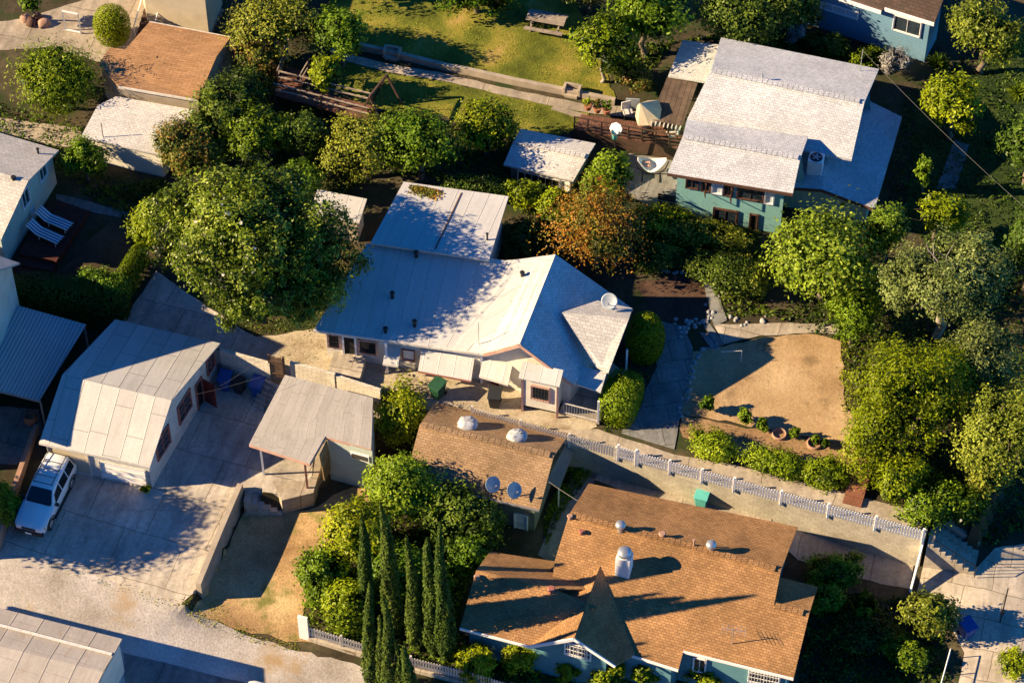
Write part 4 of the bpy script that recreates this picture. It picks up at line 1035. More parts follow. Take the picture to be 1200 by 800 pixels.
# walkway stairs beside the dirt yard
steps('steps', 'shaded concrete steps with pale stone edges climbing to the upper path', P2(803,407,2.85), P2(840,389,3.1), 5, 1.55, M['walk'], 2.75, 3.05)
steps('steps', 'red brick steps down from the dirt yard to the fenced path', P2(1010,553,2.9), P2(998,592,2.75), 5, .95, M['brick'], 3.35, 2.85)
st = steps('stairs', 'concrete stairs dropping to the pavement right of the picket fence', P2(1090,622,2.7), P2(1144,660,.9), 8, 1.45, M['concpath'], 2.7, .95)
a, b = Vector((*P2(1093,604,2.75), 2.9)), Vector((*P2(1146,643,.9), 1.4)); m = MB()
m.slab([a, b, b+Vector((.12,.3,0)), a+Vector((.12,.3,0))], 1.8); ck = obj('side_wall', m, M['stucco_wall'], st)
m = MB(); ra, rb = Vector((*P2(1089,640,2.7), 3.45)), Vector((*P2(1142,676,.9), 1.75))
m.cyl(ra, rb, .025)
for k in range(5):
    p = ra.lerp(rb, k/4); m.cyl(p, p-Vector((0,0,.85)), .02)
obj('handrail', m, M['black'], st)
m = MB(); m.beam(U(1083,630,2.6), at(1067,692,.35), .1, .5); tag(obj('barrier_rail', m, M['white'], None, at(1067,692)), 'thin white sloping rail closing the end of the concrete strip', 'rail')
m = MB(); p, q = at(1114,760,.9), at(1103,800,.9); m.cyl(p, q, .03); 
for t in (0, .5, 1): c = p.lerp(q, t); m.cyl(c-Vector((0,0,.95)), c, .025)
tag(obj('handrail', m, M['white'], None, p), 'white pipe handrail at the dark garden bed by the pavement', 'handrail')
m = MB(); p = at(1172,729); m.cyl(p, p+Vector((0,0,2.9)), .035); m.box(p+Vector((0,0,.75)), .16, .12, .28)
tag(obj('post', m, M['black'], None, p), 'thin dark post with a small box on the pavement', 'post')
# picket fences
def picket_fence(label, pts, h, bay, mat, gap=.135, lattice=True, group=None):
    """pts: world points along the base"""
    root = thing('picket_fence', label, 'fence', pts[0], group)
    tot = [(b-a).length for a, b in zip(pts[:-1], pts[1:])]
    for a, b in zip(pts[:-1], pts[1:]):
        L = (b-a).length; nb = max(int(round(L/bay)), 1)
        for i in range(nb):
            p, q = a.lerp(b, i/nb), a.lerp(b, (i+1)/nb); m = MB(); n = int((q-p).length/gap); d = (q-p).normalized(); nn = Vector((d.y, -d.x, 0)).normalized()
            for k in range(n):
                c = p.lerp(q, (k+.5)/n)+nn*.03; m.beam(c+Vector((0,0,.07)), c+Vector((0,0,h-.05)), .085, .02)
                c2 = c+Vector((0,0,h-.05)); m.add([c2-d*.042, c2+d*.042, c2+Vector((0,0,.06))], [(0,1,2)])
            for z in (.22, h-.22): m.beam(p+Vector((0,0,z)), q+Vector((0,0,z)), .03, .07)
            obj('picket_panel', m, mat, root)
            m = MB(); m.beam(p-Vector((0,0,.2)), p+Vector((0,0,h+.06)), .11, .11)
            if False:
                for s in (-1, 1):
                    m.beam(p+d*(s*.2)+Vector((0,0,.1)), p-d*(s*.2)+Vector((0,0,h-.1)), .05, .015); m.beam(p+d*(s*.2)+Vector((0,0,.05)), p+d*(s*.2)+Vector((0,0,h)), .05, .03)
            obj('post', m, mat, root)
    m = MB(); m.beam(pts[-1]-Vector((0,0,.2)), pts[-1]+Vector((0,0,h+.06)), .11, .11); obj('post', m, mat, root)
    return root
def up_(px, py): 
    p = U(px, py, 2.55); z = float(FU(np.array(p.x), np.array(p.y+.5)))+.05; p = U(px, py, z); return Vector((p.x, p.y+.12, z))
picket_fence('long white picket fence along the top of the grey block retaining wall', [up_(747,545), up_(860,576), up_(970,606), up_(1081,636)], .95, 1.95, M['white'])
picket_fence('white picket fence in shade behind the tan shingled garage, left of the gate', [up_(553,491), up_(610,507), up_(667,523), up_(722,538)], .85, 1.95, M['offwhite'])
picket_fence('white picket gate between the two fences above the retaining wall', [up_(724,539), up_(745,545)], 1.05, 1.3, M['white'], lattice=False)
low = [at(*p) for p in ((362,748),(440,772),(482,784),(547,800),(600,816))]
m = MB()
for a, b in zip(low[:-1], low[1:]): m.beam(a+Vector((0,0,.02)), b+Vector((0,0,.02)), .3, .5)
kb = obj('kerb', m, M['concpath'], None, low[0]); tag(kb, 'concrete kerb under the white fence by the cypresses', 'kerb')
picket_fence('low white picket fence along the alley in front of the cypresses', [p+Vector((0,0,.27)) for p in low], .85, 2.0, M['offwhite'], lattice=False)
p = at(357,748); m = MB(); m.box(p, .5, .12, 1.9, -.3); tag(obj('gate_post', m, M['white'], None, p), 'tall white gate panel at the corner of the alley fence', 'gate post')
# edging stones
rs = random.Random(8)
def stones(path, n, jit=.12, grp='pale stones edging the walkway', lab='rounded pale stone in the rough edging of the walkway', r=(.07, .15)):
    pts = [at(*p) for p in path]; L = [(b-a).length for a, b in zip(pts[:-1], pts[1:])]; T = sum(L)
    for i in range(n):
        t = (i+.5)/n*T; k = 0
        while k < len(L)-1 and t > L[k]: t -= L[k]; k += 1
        p = pts[k].lerp(pts[k+1], min(t/L[k], 1))+Vector((rs.gauss(0, jit), rs.gauss(0, jit), 0)); p.z = H(p.x, p.y)
        s = rs.uniform(*r); m = MB(); prof = [(.05, -.3), (.8, -.15), (1, .2), (.8, .6), (.35, .8)]
        m.lathe(p, [(a*s, b*s) for a, b in prof], 8)
        m.v = [(x+rs.gauss(0, .12)*s, y+rs.gauss(0, .12)*s, z+rs.gauss(0, .08)*s) for x, y, z in m.v]
        tag(obj('edging_stone', m, M['stone'], None, p, uvs=False), lab, 'stone', grp)
stones([(797,494),(808,450),(818,415),(835,405),(850,402)], 34)
stones([(802,395),(800,386),(818,379),(836,374)], 22)
stones([(790,376),(812,378),(836,370),(832,360)], 14)
stones([(843,360),(850,372),(870,378),(900,376)], 14, .18)
stones([(775,318),(800,318),(822,320),(834,322)], 14, .1)
# ------------------------------------------------------------------ vehicles
CARW = m_plain('car_white_paint', (.70,.71,.72), .22, 0, .03, 2, .55)
TYRE = m_plain('tyre_rubber', (.015,.015,.015), .8); CGL = m_glass('car_glass', (.006,.008,.010), .05)
CHROME = m_plain('alloy', (.45,.45,.46), .3, .8, .1); HLAMP = m_plain('headlamp', (.75,.76,.76), .15, .0, .05); ORANGE = m_plain('indicator_orange', (.6,.16,.02), .3); PLATE = m_plain('plate', (.7,.7,.68), .5)
def make_suv(loc, ang, label, rack=True):
    root = thing('parked_car', label, 'car', (0,0,0))
    # stations along x (front is +x): (x, half width low, half width belt, belt z, half width top, top z)
    S = [(2.28,.70,.72,.78,.66,.86),(2.12,.84,.84,.90,.74,.98),(1.5,.90,.90,.98,.80,1.06),(.95,.91,.91,1.02,.82,1.10),(.80,.91,.91,1.03,.80,1.13),
         (.20,.91,.91,1.05,.66,1.72),(-.2,.91,.91,1.06,.665,1.78),(-1.2,.91,.91,1.07,.66,1.80),(-2.0,.90,.90,1.07,.645,1.76),(-2.22,.87,.87,1.05,.70,1.10)]
    m = MB(); vs = []
    for x, wl, wb, zb, wt, zt in S:
        half = [(wl*.92, .34), (wl, .55), (wb, zb-.12), (wb*.985, zb), (wt, zt-.05), (wt-.10, zt)]
        vs += [(x, y, z) for y, z in half]+[(x, -y, z) for y, z in half[::-1]]
    k = 12; fs = []
    for i in range(len(S)-1):
        for j in range(k-1): fs.append((i*k+j, i*k+j+1, (i+1)*k+j+1, (i+1)*k+j))
    fs += [tuple(range(k-1, -1, -1)), tuple(range((len(S)-1)*k, len(S)*k))]
    m.add(vs, fs, True); body = obj('body', m, CARW, root)
    body.modifiers.new('edge', 'EDGE_SPLIT').split_angle = math.radians(38)
    def quad(name, pts, mat, par=root):
        q = MB(); q.add(pts, [(0,1,2,3)]); o = obj(name, q, mat, par); s = o.modifiers.new('solid', 'SOLIDIFY'); s.thickness = .016; s.offset = 0; return o
    quad('windscreen', [(.775,.74,1.165),(.775,-.74,1.165),(.235,-.60,1.70),(.235,.60,1.70)], CGL)
    quad('rear_window', [(-2.205,.66,1.16),(-2.035,.58,1.68),(-2.035,-.58,1.68),(-2.205,-.66,1.16)], CGL)
    for s in (1, -1):
        def sp(x, f):   # point on the sloping side between belt and roof
            i = max(j for j in range(len(S)) if S[j][0] >= x) if x < S[0][0] else 0
            i = min(i, len(S)-2); a, b = S[i], S[i+1]; t = (a[0]-x)/(a[0]-b[0])
            wb = (a[2]+(b[2]-a[2])*t)*.985; zb = a[3]+(b[3]-a[3])*t; wt = a[4]+(b[4]-a[4])*t; zt = a[5]+(b[5]-a[5])*t-.05
            return (x, s*(wb+(wt-wb)*f+.01), zb+(zt-zb)*f)
        for x0, x1, xs in ((.55,-.30,.22), (-.38,-1.12,0), (-1.2,-1.95,0)):
            quad('side_window', [sp(x0,.10), sp(x1,.10), sp(x1,.86), sp(x0-xs,.86)], CGL)
        q = MB(); q.box((.62, s*1.0, 1.02), .16, .2, .17); obj('mirror', q, M['black'], root, bevel=.03)
        quad('headlight', [(2.225,s*.42,.66),(2.14,s*.80,.68),(2.13,s*.80,.86),(2.225,s*.42,.86)], HLAMP)
        quad('indicator', [(2.13,s*.81,.68),(2.0,s*.875,.70),(2.0,s*.865,.86),(2.12,s*.81,.86)], ORANGE)
        quad('tail_light', [(-2.235,s*.66,.75),(-2.225,s*.85,.75),(-2.225,s*.85,1.05),(-2.235,s*.66,1.05)], M['darkred'])
        q = MB(); q.beam((1.0, s*.93, .36), (-1.0, s*.93, .36), .16, .05); obj('running_board', q, M['black'], root)
        for x in (1.4, -1.38):
            q = MB(); q.lathe((x, s*.66, .38), [(.2,0),(.37,.0),(.385,.05),(.385,.21),(.36,.25),(.24,.26)], 20, (0, s, 0)); wv = obj('wheel', q, TYRE, root)
            q = MB(); q.lathe((x, s*.90, .38), [(.24,0),(.23,.035),(.08,.02),(.05,.04)], 14, (0, s, 0)); obj('rim', q, CHROME, wv)
            q = MB()
            for j in range(9):
                a0, a1 = math.pi*j/9-.05, math.pi*(j+1)/9-.05
                r0, r1 = .41, .50
                q.add([(x+r0*math.cos(a0), s*.925, .40+r0*math.sin(a0)), (x+r0*math.cos(a1), s*.925, .40+r0*math.sin(a1)), (x+r1*math.cos(a1), s*.915, .40+r1*math.sin(a1)), (x+r1*math.cos(a0), s*.915, .40+r1*math.sin(a0))], [(0,1,2,3)])
            obj('wheel_arch', q, M['black'], root).modifiers.new('solid', 'SOLIDIFY').thickness = .05
    q = MB(); q.box((2.26, 0, .36), .22, 1.66, .26); obj('bumper', q, M['black'], root, bevel=.06)
    q = MB(); q.box((-2.27, 0, .40), .18, 1.66, .24); obj('bumper', q, M['black'], root, bevel=.05)
    q = MB(); q.box((2.265, 0, .66), .05, .80, .20); obj('grille', q, M['black'], root)
    q = MB(); q.box((2.38, 0, .44), .02, .36, .14); obj('number_plate', q, PLATE, root)
    q = MB(); q.beam((.80,.70,1.15),(.80,-.70,1.15), .10, .03); obj('wiper_cowl', q, M['black'], root)
    if rack:
        q = MB()
        for s in (1, -1): q.cyl((.05, s*.53, 1.90), (-1.95, s*.53, 1.90), .022)
        for x in (.05, -.42, -.9, -1.38, -1.95): q.cyl((x, -.53, 1.90), (x, .53, 1.90), .02)
        for s in (1, -1):
            for x in (.0, -.95, -1.9): q.cyl((x, s*.53, 1.74), (x, s*.53, 1.90), .02)
        obj('roof_rack', q, M['black'], root)
    root.location = loc; root.rotation_euler.z = ang
    return root
wf, wr = at(62, 620), at(83, 574); d = (wf-wr).normalized(); ang = math.atan2(d.y, d.x)
cc_ = (wf+wr)/2; left = Vector((-d.y, d.x, 0)); cc_ = cc_-left*.92; cc_.z = H(cc_.x, cc_.y)+.04
cc_ += Vector((.12, .05, 0)); car = make_suv(cc_, ang, 'white parked car with black roof rack on the concrete driveway'); car.scale = (.96, .93, .96)
p = at(316, 806)+d*2.6; p.z = H(p.x, p.y)+.04; c2 = make_suv(p, ang+math.pi, 'white car at the bottom edge, only its roof in view on the alley', False)
# ------------------------------------------------------------------ bins
BLUE = m_plain('blue_bin_plastic', (.015,.075,.28), .4, 0, .1); GREEN = m_plain('green_bin_plastic', (.018,.07,.035), .5, 0, .15); DKG = m_plain('black_bin_plastic', (.022,.025,.028), .5); TEAL = m_plain('teal_bin_plastic', (.10,.42,.40), .45)
def wheeled_bin(p, ang, mat, label, lid_open=False, s=1.0):
    root = thing('wheeled_bin', label, 'bin', (0,0,0))
    m = MB(); vs = []
    for z, a, b in ((.06,.24,.25),(.55,.29,.32),(.98,.32,.37)):
        vs += [(-a,-b,z),(a,-b,z),(a,b,z),(-a,b,z)]
    fs = [(3,2,1,0),(8,9,10,11)]
    for i in (0, 4):
        for k in range(4): fs.append((i+k, i+(k+1) % 4, i+4+(k+1) % 4, i+4+k))
    m.add(vs, fs); obj('body', m, mat, root, bevel=.03)
    m = MB(); m.slab([(-.35,-.41,1.02),(.35,-.41,1.02),(.35,.41,1.10),(-.35,.41,1.10)], .05); m.beam((-.3,.42,1.02),(.3,.42,1.02), .05, .06); obj('lid', m, mat, root, bevel=.015)
    for x in (-.26, .26):
        m = MB(); m.cyl((x-.03,.33,.12), (x+.03,.33,.12), .12, n=14); obj('wheel', m, TYRE, root)
    root.location = p; root.rotation_euler.z = ang; root.scale = (s, s, s); return root
wheeled_bin(at(303,462), TH, BLUE, 'bright blue wheeled bin beside the steps')
wheeled_bin(at(265,455), TH+.1, BLUE, 'blue wheeled bin against the garage corner')
wheeled_bin(at(281,459), TH, DKG, 'black wheeled bin in the shade between the two blue bins', s=.8)
wheeled_bin(at(513,464), TH-.3, GREEN, 'green wheeled bin under the red edged awning')
wheeled_bin(at(580,475), TH+.2, DKG, 'black wheeled bin left of the bay window')
wheeled_bin(at(822,592), TH, TEAL, 'teal wheeled bin peeking out behind the brown roof')
wheeled_bin(at(1132,745), .5, BLUE, 'dark blue wheeled bin in shadow at the pavement corner')
# ------------------------------------------------------------------ roof furniture
def dish(p, r, label, az=-2.1, base=None):
    root = thing('satellite_dish', label, 'satellite dish', p)
    c = p+Vector((0,0,.55)); ax = Vector((math.cos(az)*.72, math.sin(az)*.72, .69)).normalized()
    m = MB(); prof = [(.02, 0)]+[(r*k/6, .22*r*(k/6)**2) for k in range(1, 7)]; m.lathe(c, prof[::-1][:-1]+[(.02,0)], 22, ax)
    d = obj('dish', m, M['dishgrey'], root); d.modifiers.new('solid', 'SOLIDIFY').thickness = .015
    m = MB(); m.cyl(p-Vector((0,0,.1)), c, .03); m.box(p-Vector((0,0,.06)), .28, .22, .08); obj('mast', m, M['metal'], root)
    lo_ = c-Vector((0,0,r*.8)); tip = c+ax*r*1.0-Vector((0,0,r*.45)); m = MB(); m.cyl(lo_+ax*.1, tip, .018); m.box(tip-Vector((0,0,.04)), .09, .09, .12); obj('receiver_arm', m, M['metal'], root)
dish(roof_at(G2, 577, 575), .41, 'left of two grey satellite dishes on the tan shingled roof', -.9)
dish(roof_at(G2, 602, 582), .41, 'right of two grey satellite dishes on the tan shingled roof', -.9)
dish(U(714, 361, 6.1), .42, 'grey satellite dish above the white porch gable', az=-1.8)
M['cover'] = m_plain('wrapped_cover', (.40,.41,.44), .6, 0, .3, 4); M['wire'] = m_plain('wire_grey', (.13,.125,.12), .6)
def dome(p, label, sd):
    rr = random.Random(sd); m = MB()
    prof = [(.40,-.05),(.44,.08),(.43,.2),(.38,.30),(.26,.38),(.1,.41)]
    m.lathe(p, prof, 18); m.v = [(x+rr.gauss(0,.035)+(.07 if x > p.x else -.07), y+rr.gauss(0,.035), z+rr.gauss(0,.03)) for x, y, z in m.v]
    root = thing('roof_vent', label, 'roof vent', p); obj('cover', m, M['cover'], root)
    m = MB(); m.box(p-Vector((.0,0,.18)), .7, .6, .2, TH); obj('base', m, M['offwhite'], root)
    m = MB(); m.lathe(p+Vector((0,0,.1)), [(.43,0),(.445,.02),(.43,.04)], 18); obj('strap', m, M['dishgrey'], root)
dome(roof_at(G2, 548, 499), 'white cloth wrapped roof vent nearer the round bush on the tan roof', 1)
dome(roof_at(G2, 606, 513), 'white cloth wrapped roof vent nearer the bay window on the tan roof', 2)
p = roof_at(B1, 731, 668); ch = thing('chimney', 'white square chimney with shiny round cap on the brown roof', 'chimney', p)
m = MB(); m.box(p-Vector((0,0,.4)), .72, .62, 1.65, TH); obj('stack', m, M['white'], ch, bevel=.01)
q = p+Vector((0,0,1.25)); m = MB(); m.lathe(q, [(.16,0),(.16,.12),(.34,.14),(.36,.28),(.3,.36),(.05,.42)], 20); obj('cap', m, M['metal'], ch)
def turbine(p, label):
    root = thing('roof_turbine', label, 'roof vent', p); m = MB(); m.cyl(p-Vector((0,0,.15)), p+Vector((0,0,.28)), .15, .14, 14); obj('stem', m, M['metal'], root)
    m = MB(); m.lathe(p+Vector((0,0,.26)), [(.15,0),(.24,.08),(.27,.17),(.24,.27),(.12,.33),(.03,.35)], 18); obj('turbine_head', m, M['metal'], root)
turbine(roof_at(B1, 727, 621), 'silver turbine vent on the rear slope of the brown roof above the chimney')
turbine(roof_at(B1, 833, 644), 'silver turbine vent on the ridge of the brown roof right of the chimney')
def pipe(h, px, py, hh, r, mat, label):
    p = roof_at(h, px, py); root = thing('vent_pipe', label, 'vent pipe', p); m = MB(); m.cyl(p-Vector((0,0,.1)), p+Vector((0,0,hh)), r, n=10); obj('pipe', m, mat, root)
    m = MB(); m.cyl(p+Vector((0,0,hh)), p+Vector((0,0,hh+.06)), r*1.6, r*1.2, 10); obj('cap', m, mat, root)
pipe(B1, 813, 640, .5, .05, M['pinkring'], 'slim tan vent pipe left of the ridge turbine')
pipe(B1, 668, 607, .18, .1, M['pinkring'], 'stubby vent at the upper left edge of the brown roof')
pipe(B1, 681, 625, .2, .09, M['trim_red'], 'small red vent below the upper left roof edge')
pipe(B1, 776, 628, .2, .12, M['pinkring'], 'low tan vent between the two silver turbines')
pipe(B1, 646, 693, .25, .13, M['trim_red'], 'red vent on the left wing of the brown roof')
pipe(B1, 559, 678, .2, .1, M['pinkring'], 'small vent at the far left edge of the brown roof')
for i, (x, y, hh, lab) in enumerate(((460,349,.4,'dark vent pipe midway up the shaded white roof'),(452,389,.3,'dark vent pipe near the eave of the white roof above the barred window'),(486,382,.4,'thick dark vent pipe near the eave of the white roof'),(488,301,.35,'dark vent pipe just below the rear wing'),(612,323,.25,'dark vent near the gable ridge of the white roof'))):
    pipe(B3, x, y, hh, .09, M['black'], lab)
pipe(W3, 571, 281, .45, .05, M['black'], 'thin dark pipe at the right edge of the rear wing roof')
pipe(B4, 45, 180, .35, .06, M['black'], 'dark pipe near the back eave of the cottage roof')
pipe(B4, 16, 210, .15, .1, M['black'], 'squat dark vent on the cottage ridge')
pipe(B2, 893, 93, .3, .05, M['metal'], 'short pipe near the ridge of the wide grey roof')
def antenna(p, h, label, mat, yagi=True, cat='antenna'):
    root = thing('antenna', label, cat, p); m = MB(); m.cyl(p-Vector((0,0,.1)), p+Vector((0,0,h)), .022); obj('mast', m, mat, root)
    if yagi:
        m = MB(); a = p+Vector((-.5,.1,h-.08)); b = p+Vector((.55,-.1,h-.08)); m.cyl(a, b, .014)
        for k in range(6): c = a.lerp(b, k/5); m.cyl(c-Vector((.06,.3,0)), c+Vector((.06,.3,0)), .008)
        obj('boom', m, mat, root)
antenna(roof_at(B1, 858, 754), 1.25, 'small aerial on the front slope of the brown roof', M['metal'])
antenna(roof_at(B8, 121, 161), 1.1, 'bare pole near the front edge of the pale grey outbuilding roof', M['post'], False, 'pole')
antenna(roof_at(B3, 561, 403), 1.7, 'thin tall mast at the eave of the white roof', M['metal'], False, 'mast')
antenna(roof_at(B2, 1008, 83), 1.6, 'power mast at the back corner of the wide grey roof', M['metal'], False, 'mast')
# AC unit
p = roof_at(B2, 955, 199); ac = thing('air_conditioner', 'white boxy air conditioner with round fan on the lower grey roof', 'air conditioner', p)
m = MB(); m.box(p-Vector((0,0,.1)), .8, .75, 1.05, -.25); obj('casing', m, M['white'], ac, bevel=.03)
m = MB(); q = p+Vector((0,0,.955)); m.lathe(q, [(.33,0),(.33,.03),(.28,.035)], 24); obj('fan_grille', m, M['black'], ac)
m = MB()
for k in range(5): a = k*1.256; m.beam(q+Vector((0,0,.045)), q+Vector((.24*math.cos(a), .24*math.sin(a), .045)), .07, .01)
obj('fan', m, M['metal'], ac)
# ------------------------------------------------------------------ cottage yard
dk = thing('deck', 'dark red wooden deck with steps beside the pale cottage', 'deck', at(60, 280)); dkm = m_planks('red_deck', (.095,.030,.024), (.07,.024,.018), (.02,.008,.006), .14, 3, .33)
z = H(*at(60,280).xy)+.45; d4 = [U(x, y, z) for x, y in ((62,232),(104,247),(66,306),(22,297))]; m = MB(); m.slab(d4, .4); obj('platform', m, dkm, dk)
m = MB(); d5 = [U(x, y, z-.2) for x, y in ((22,297),(66,306),(61,318),(18,309))]; m.slab(d5, .3); d6 = [U(x, y, z-.35) for x, y in ((18,309),(60,318),(56,328),(14,318))]; m.slab(d6, .3); obj('step', m, dkm, dk)
STR = NT('blue_white_stripe'); tt = STR.xyz(STR.uv()); fr = STR.math('FRACT', STR.math('DIVIDE', tt[0], .17)); STRIPE = STR.done(STR.mix(STR.math('GREATER_THAN', fr, .5), (.68,.70,.72), (.035,.10,.22)), .8)
def lounger(p, ang, label):
    root = thing('sun_lounger', label, 'sun lounger', (0,0,0))
    m = MB(); m.add([(-.15,-.3,.38),(1.2,-.3,.36),(1.2,.3,.36),(-.15,.3,.38)], [(0,1,2,3)]); s = obj('seat', m, STRIPE, root, theta=math.pi/2); s.modifiers.new('solid', 'SOLIDIFY').thickness = .05
    m = MB(); m.add([(-.75,-.3,.78),(-.15,-.3,.38),(-.15,.3,.38),(-.75,.3,.78)], [(0,1,2,3)]); b = obj('backrest', m, STRIPE, root, theta=math.pi/2); b.modifiers.new('solid', 'SOLIDIFY').thickness = .05
    m = MB()
    for y in (-.31, .31): m.cyl((-.2,y,.34), (1.22,y,.32), .02); m.cyl((-.2,y,.34), (-.76,y,.75), .018)
    obj('frame', m, M['white'], root)
    for x in (0, 1.05):
        for y in (-.3, .3): m = MB(); m.cyl((x,y,0), (x,y,.35), .02); obj('leg', m, M['white'], root)
    root.location = p; root.rotation_euler.z = ang
def on_z(px, py, z): return U(px, py, z)
for (x0, y0), (x1, y1), lab in (((48,252),(80,265),'striped sun lounger further back on the red deck, by the cottage window'), ((37,267),(69,281),'striped sun lounger nearer the steps of the red deck')):
    a, b = U(x0, y0, z+.3), U(x1, y1, z+.3); d = b-a; p = a.lerp(b, .38); p.z = z; lounger(p, math.atan2(d.y, d.x), lab)
p = at(37,496); pot = thing('plant_pot', 'large terracotta pot by the corrugated carport post', 'pot', p); m = MB(); m.lathe(p, [(.2,0),(.34,.25),(.36,.42),(.24,.6),(.28,.68),(.22,.66),(.2,.5)], 18); obj('pot', m, M['pot'], pot)
# ------------------------------------------------------------------ lawn things
p = at(640, 33); pt = thing('picnic_table', 'weathered wooden picnic table with bench on the upper lawn', 'picnic table', (0,0,0)); a = -.25
m = MB()
for k in range(5): m.box((0, -.32+k*.16, .74), 2.2, .145, .04)
obj('tabletop', m, M['wood'], pt)
for s in (-1, 1):
    m = MB(); m.box((0, s*.72, .42), 2.2, .26, .04); obj('bench', m, M['wood'], pt)
    for x in (-.8, .8):
        m = MB(); m.beam((x, s*.2, .72), (x, s*.55, 0), .06, .1); obj('leg', m, M['wood'], pt)
for x in (-.74, .74):
    m = MB(); m.beam((x, -.8, .39), (x, .8, .39), .05, .1); obj('crossbar', m, M['wood'], pt)
pt.location = p; pt.rotation_euler.z = a
# play deck with rails and swing frame
z = H(*at(385,125).xy)+.9; pd = thing('play_deck', 'dark timber play deck with pale rails among the trees', 'play deck', at(385,125))
c4 = [U(x, y, z) for x, y in ((326,97),(436,124),(432,141),(322,112))]; c5 = [U(x, y, z) for x, y in ((334,76),(362,86),(352,103),(326,97))]
deckm = m_planks('deck_boards', (.19,.085,.06), (.14,.065,.045), (.03,.015,.01), .14, 3, .25)
m = MB(); m.slab(c4, .12); m.slab([p+Vector((0,0,.003)) for p in c5], .12); obj('platform', m, deckm, pd)
ends = [c4[0], c4[0].lerp(c4[1], .45), c4[1], c4[2], c4[3].lerp(c4[2], .5), c4[3], c5[0], c5[1]]
for p in ends:
    m = MB(); m.beam((p.x, p.y, H(p.x, p.y)-.1), p+Vector((0,0,.95)), .1, .1); obj('post', m, M['post'], pd)
for a, b in ((c4[0], c4[1]), (c4[3], c4[2]), (c5[0], c5[3]), (c5[1], c5[2])):
    for zz in (.5, .92): m = MB(); m.beam(a+Vector((0,0,zz)), b+Vector((0,0,zz)), .06, .07); obj('rail', m, M['wood'], pd)
sw = thing('swing_frame', 'dark wooden A frame swing beside the play deck', 'swing', at(452,118)); top = U(453,88,z+1.4); t2 = top+Vector((-.9,-1.7,0))
for tp in (top, t2):
    for dx in (-.9, .9): m = MB(); q = Vector((tp.x+dx*.9, tp.y-dx*.25, 0)); q.z = H(q.x, q.y); m.beam(tp, q, .1, .1); obj('leg', m, M['post'], sw)
m = MB(); m.beam(top, t2, .1, .12); obj('crossbeam', m, M['post'], sw)
mid = top.lerp(t2, .5); st_ = MB(); st_.box(mid-Vector((0,0,1.9)), .45, .2, .04); s_ = obj('seat', st_, M['black'], sw)
for dx in (-.2, .2): m = MB(); m.cyl(mid+Vector((dx,0,0)), mid+Vector((dx,0,-1.88)), .01); obj('rope', m, M['black'], s_)
# ------------------------------------------------------------------ terrace of the grey house
zd = H(*at(735,150).xy)+.75; td = thing('terrace_deck', 'red brown boarded terrace deck with dark rail beside the grey roofed house', 'deck', at(735,150))
rd = m_planks('redwood_deck', (.20,.095,.065), (.155,.072,.05), (.035,.018,.012), .15, 4, .25+math.pi/2)
t4 = [U(x, y, zd) for x, y in ((681,134),(800,150),(800,174),(673,151))]; m = MB(); m.slab(t4, .12); obj('boards', m, rd, td)
m = MB(); a, b = t4[3], t4[2]; m.add([(a.x,a.y,a.z-1.3),(b.x,b.y,b.z-1.3),(b.x,b.y,b.z-.1),(a.x,a.y,a.z-.1)], [(0,1,2,3)]); obj('skirt', m, M['post'], td)
n = 9
for k in range(n):
    p = t4[3].lerp(t4[2], k/(n-1)); m = MB(); m.beam(p, p+Vector((0,0,.95)), .08, .08); obj('post', m, M['post'], td)
for zz in (.2, .5, .92): m = MB(); m.beam(t4[3]+Vector((0,0,zz)), t4[2]+Vector((0,0,zz)), .05, .09); obj('rail', m, M['post'], td)
# parasol leaning open
p = U(757, 152, zd); um = thing('parasol', 'cream patio parasol half folded above the terrace deck', 'parasol', p); CREAM = m_plain('cream_canvas', (.46,.38,.28), .8, 0, .1)
tipv = U(750, 121, zd+2.2); ax = Vector((-.42, -.22, .85)).normalized(); m = MB(); n = 8; A1 = ax.orthogonal().normalized(); B1_ = ax.cross(A1)
rim = [tipv-ax*1.15+(A1*math.cos(2*math.pi*k/n)+B1_*math.sin(2*math.pi*k/n))*(.78 if k % 2 else .9) for k in range(n)]
m.add([tipv]+rim, [(0, 1+k, 1+(k+1) % n) for k in range(n)]); cn = obj('canopy', m, CREAM, um); cn.modifiers.new('solid', 'SOLIDIFY').thickness = .015
m = MB(); m.cyl(p, tipv-ax*.1, .03); obj('pole', m, M['post'], um); m = MB(); m.cyl(p, p+Vector((0,0,.1)), .28, .22, 16); obj('base', m, M['black'], um)
# basketball hoop
p = at(722, 187); bh = thing('basketball_hoop', 'white basketball backboard with teal net at the terrace rail', 'basketball hoop', p); c = U(722,151,zd+1.35)
m = MB(); m.cyl((c.x, c.y+.2, p.z), (c.x, c.y+.1, c.z), .04); obj('pole', m, M['black'], bh)
m = MB(); nrm = Vector((-.3,-.8,.5)).normalized(); m.lathe(c, [(.36,0),(.36,.03),(.34,.035)], 8, nrm); obj('backboard', m, M['white'], bh)
m = MB(); r0 = c+nrm*.25-Vector((0,0,.18))
for k in range(14): t0, t1 = 2*math.pi*k/14, 2*math.pi*(k+1)/14; m.cyl(r0+Vector((.22*math.cos(t0), .22*math.sin(t0), 0)), r0+Vector((.22*math.cos(t1), .22*math.sin(t1), 0)), .014, n=6)
obj('rim', m, M['trim_red'], bh); m = MB(); m.lathe(r0, [(.20,0),(.14,-.25),(.12,-.5)], 12); obj('net', m, TEAL, bh)
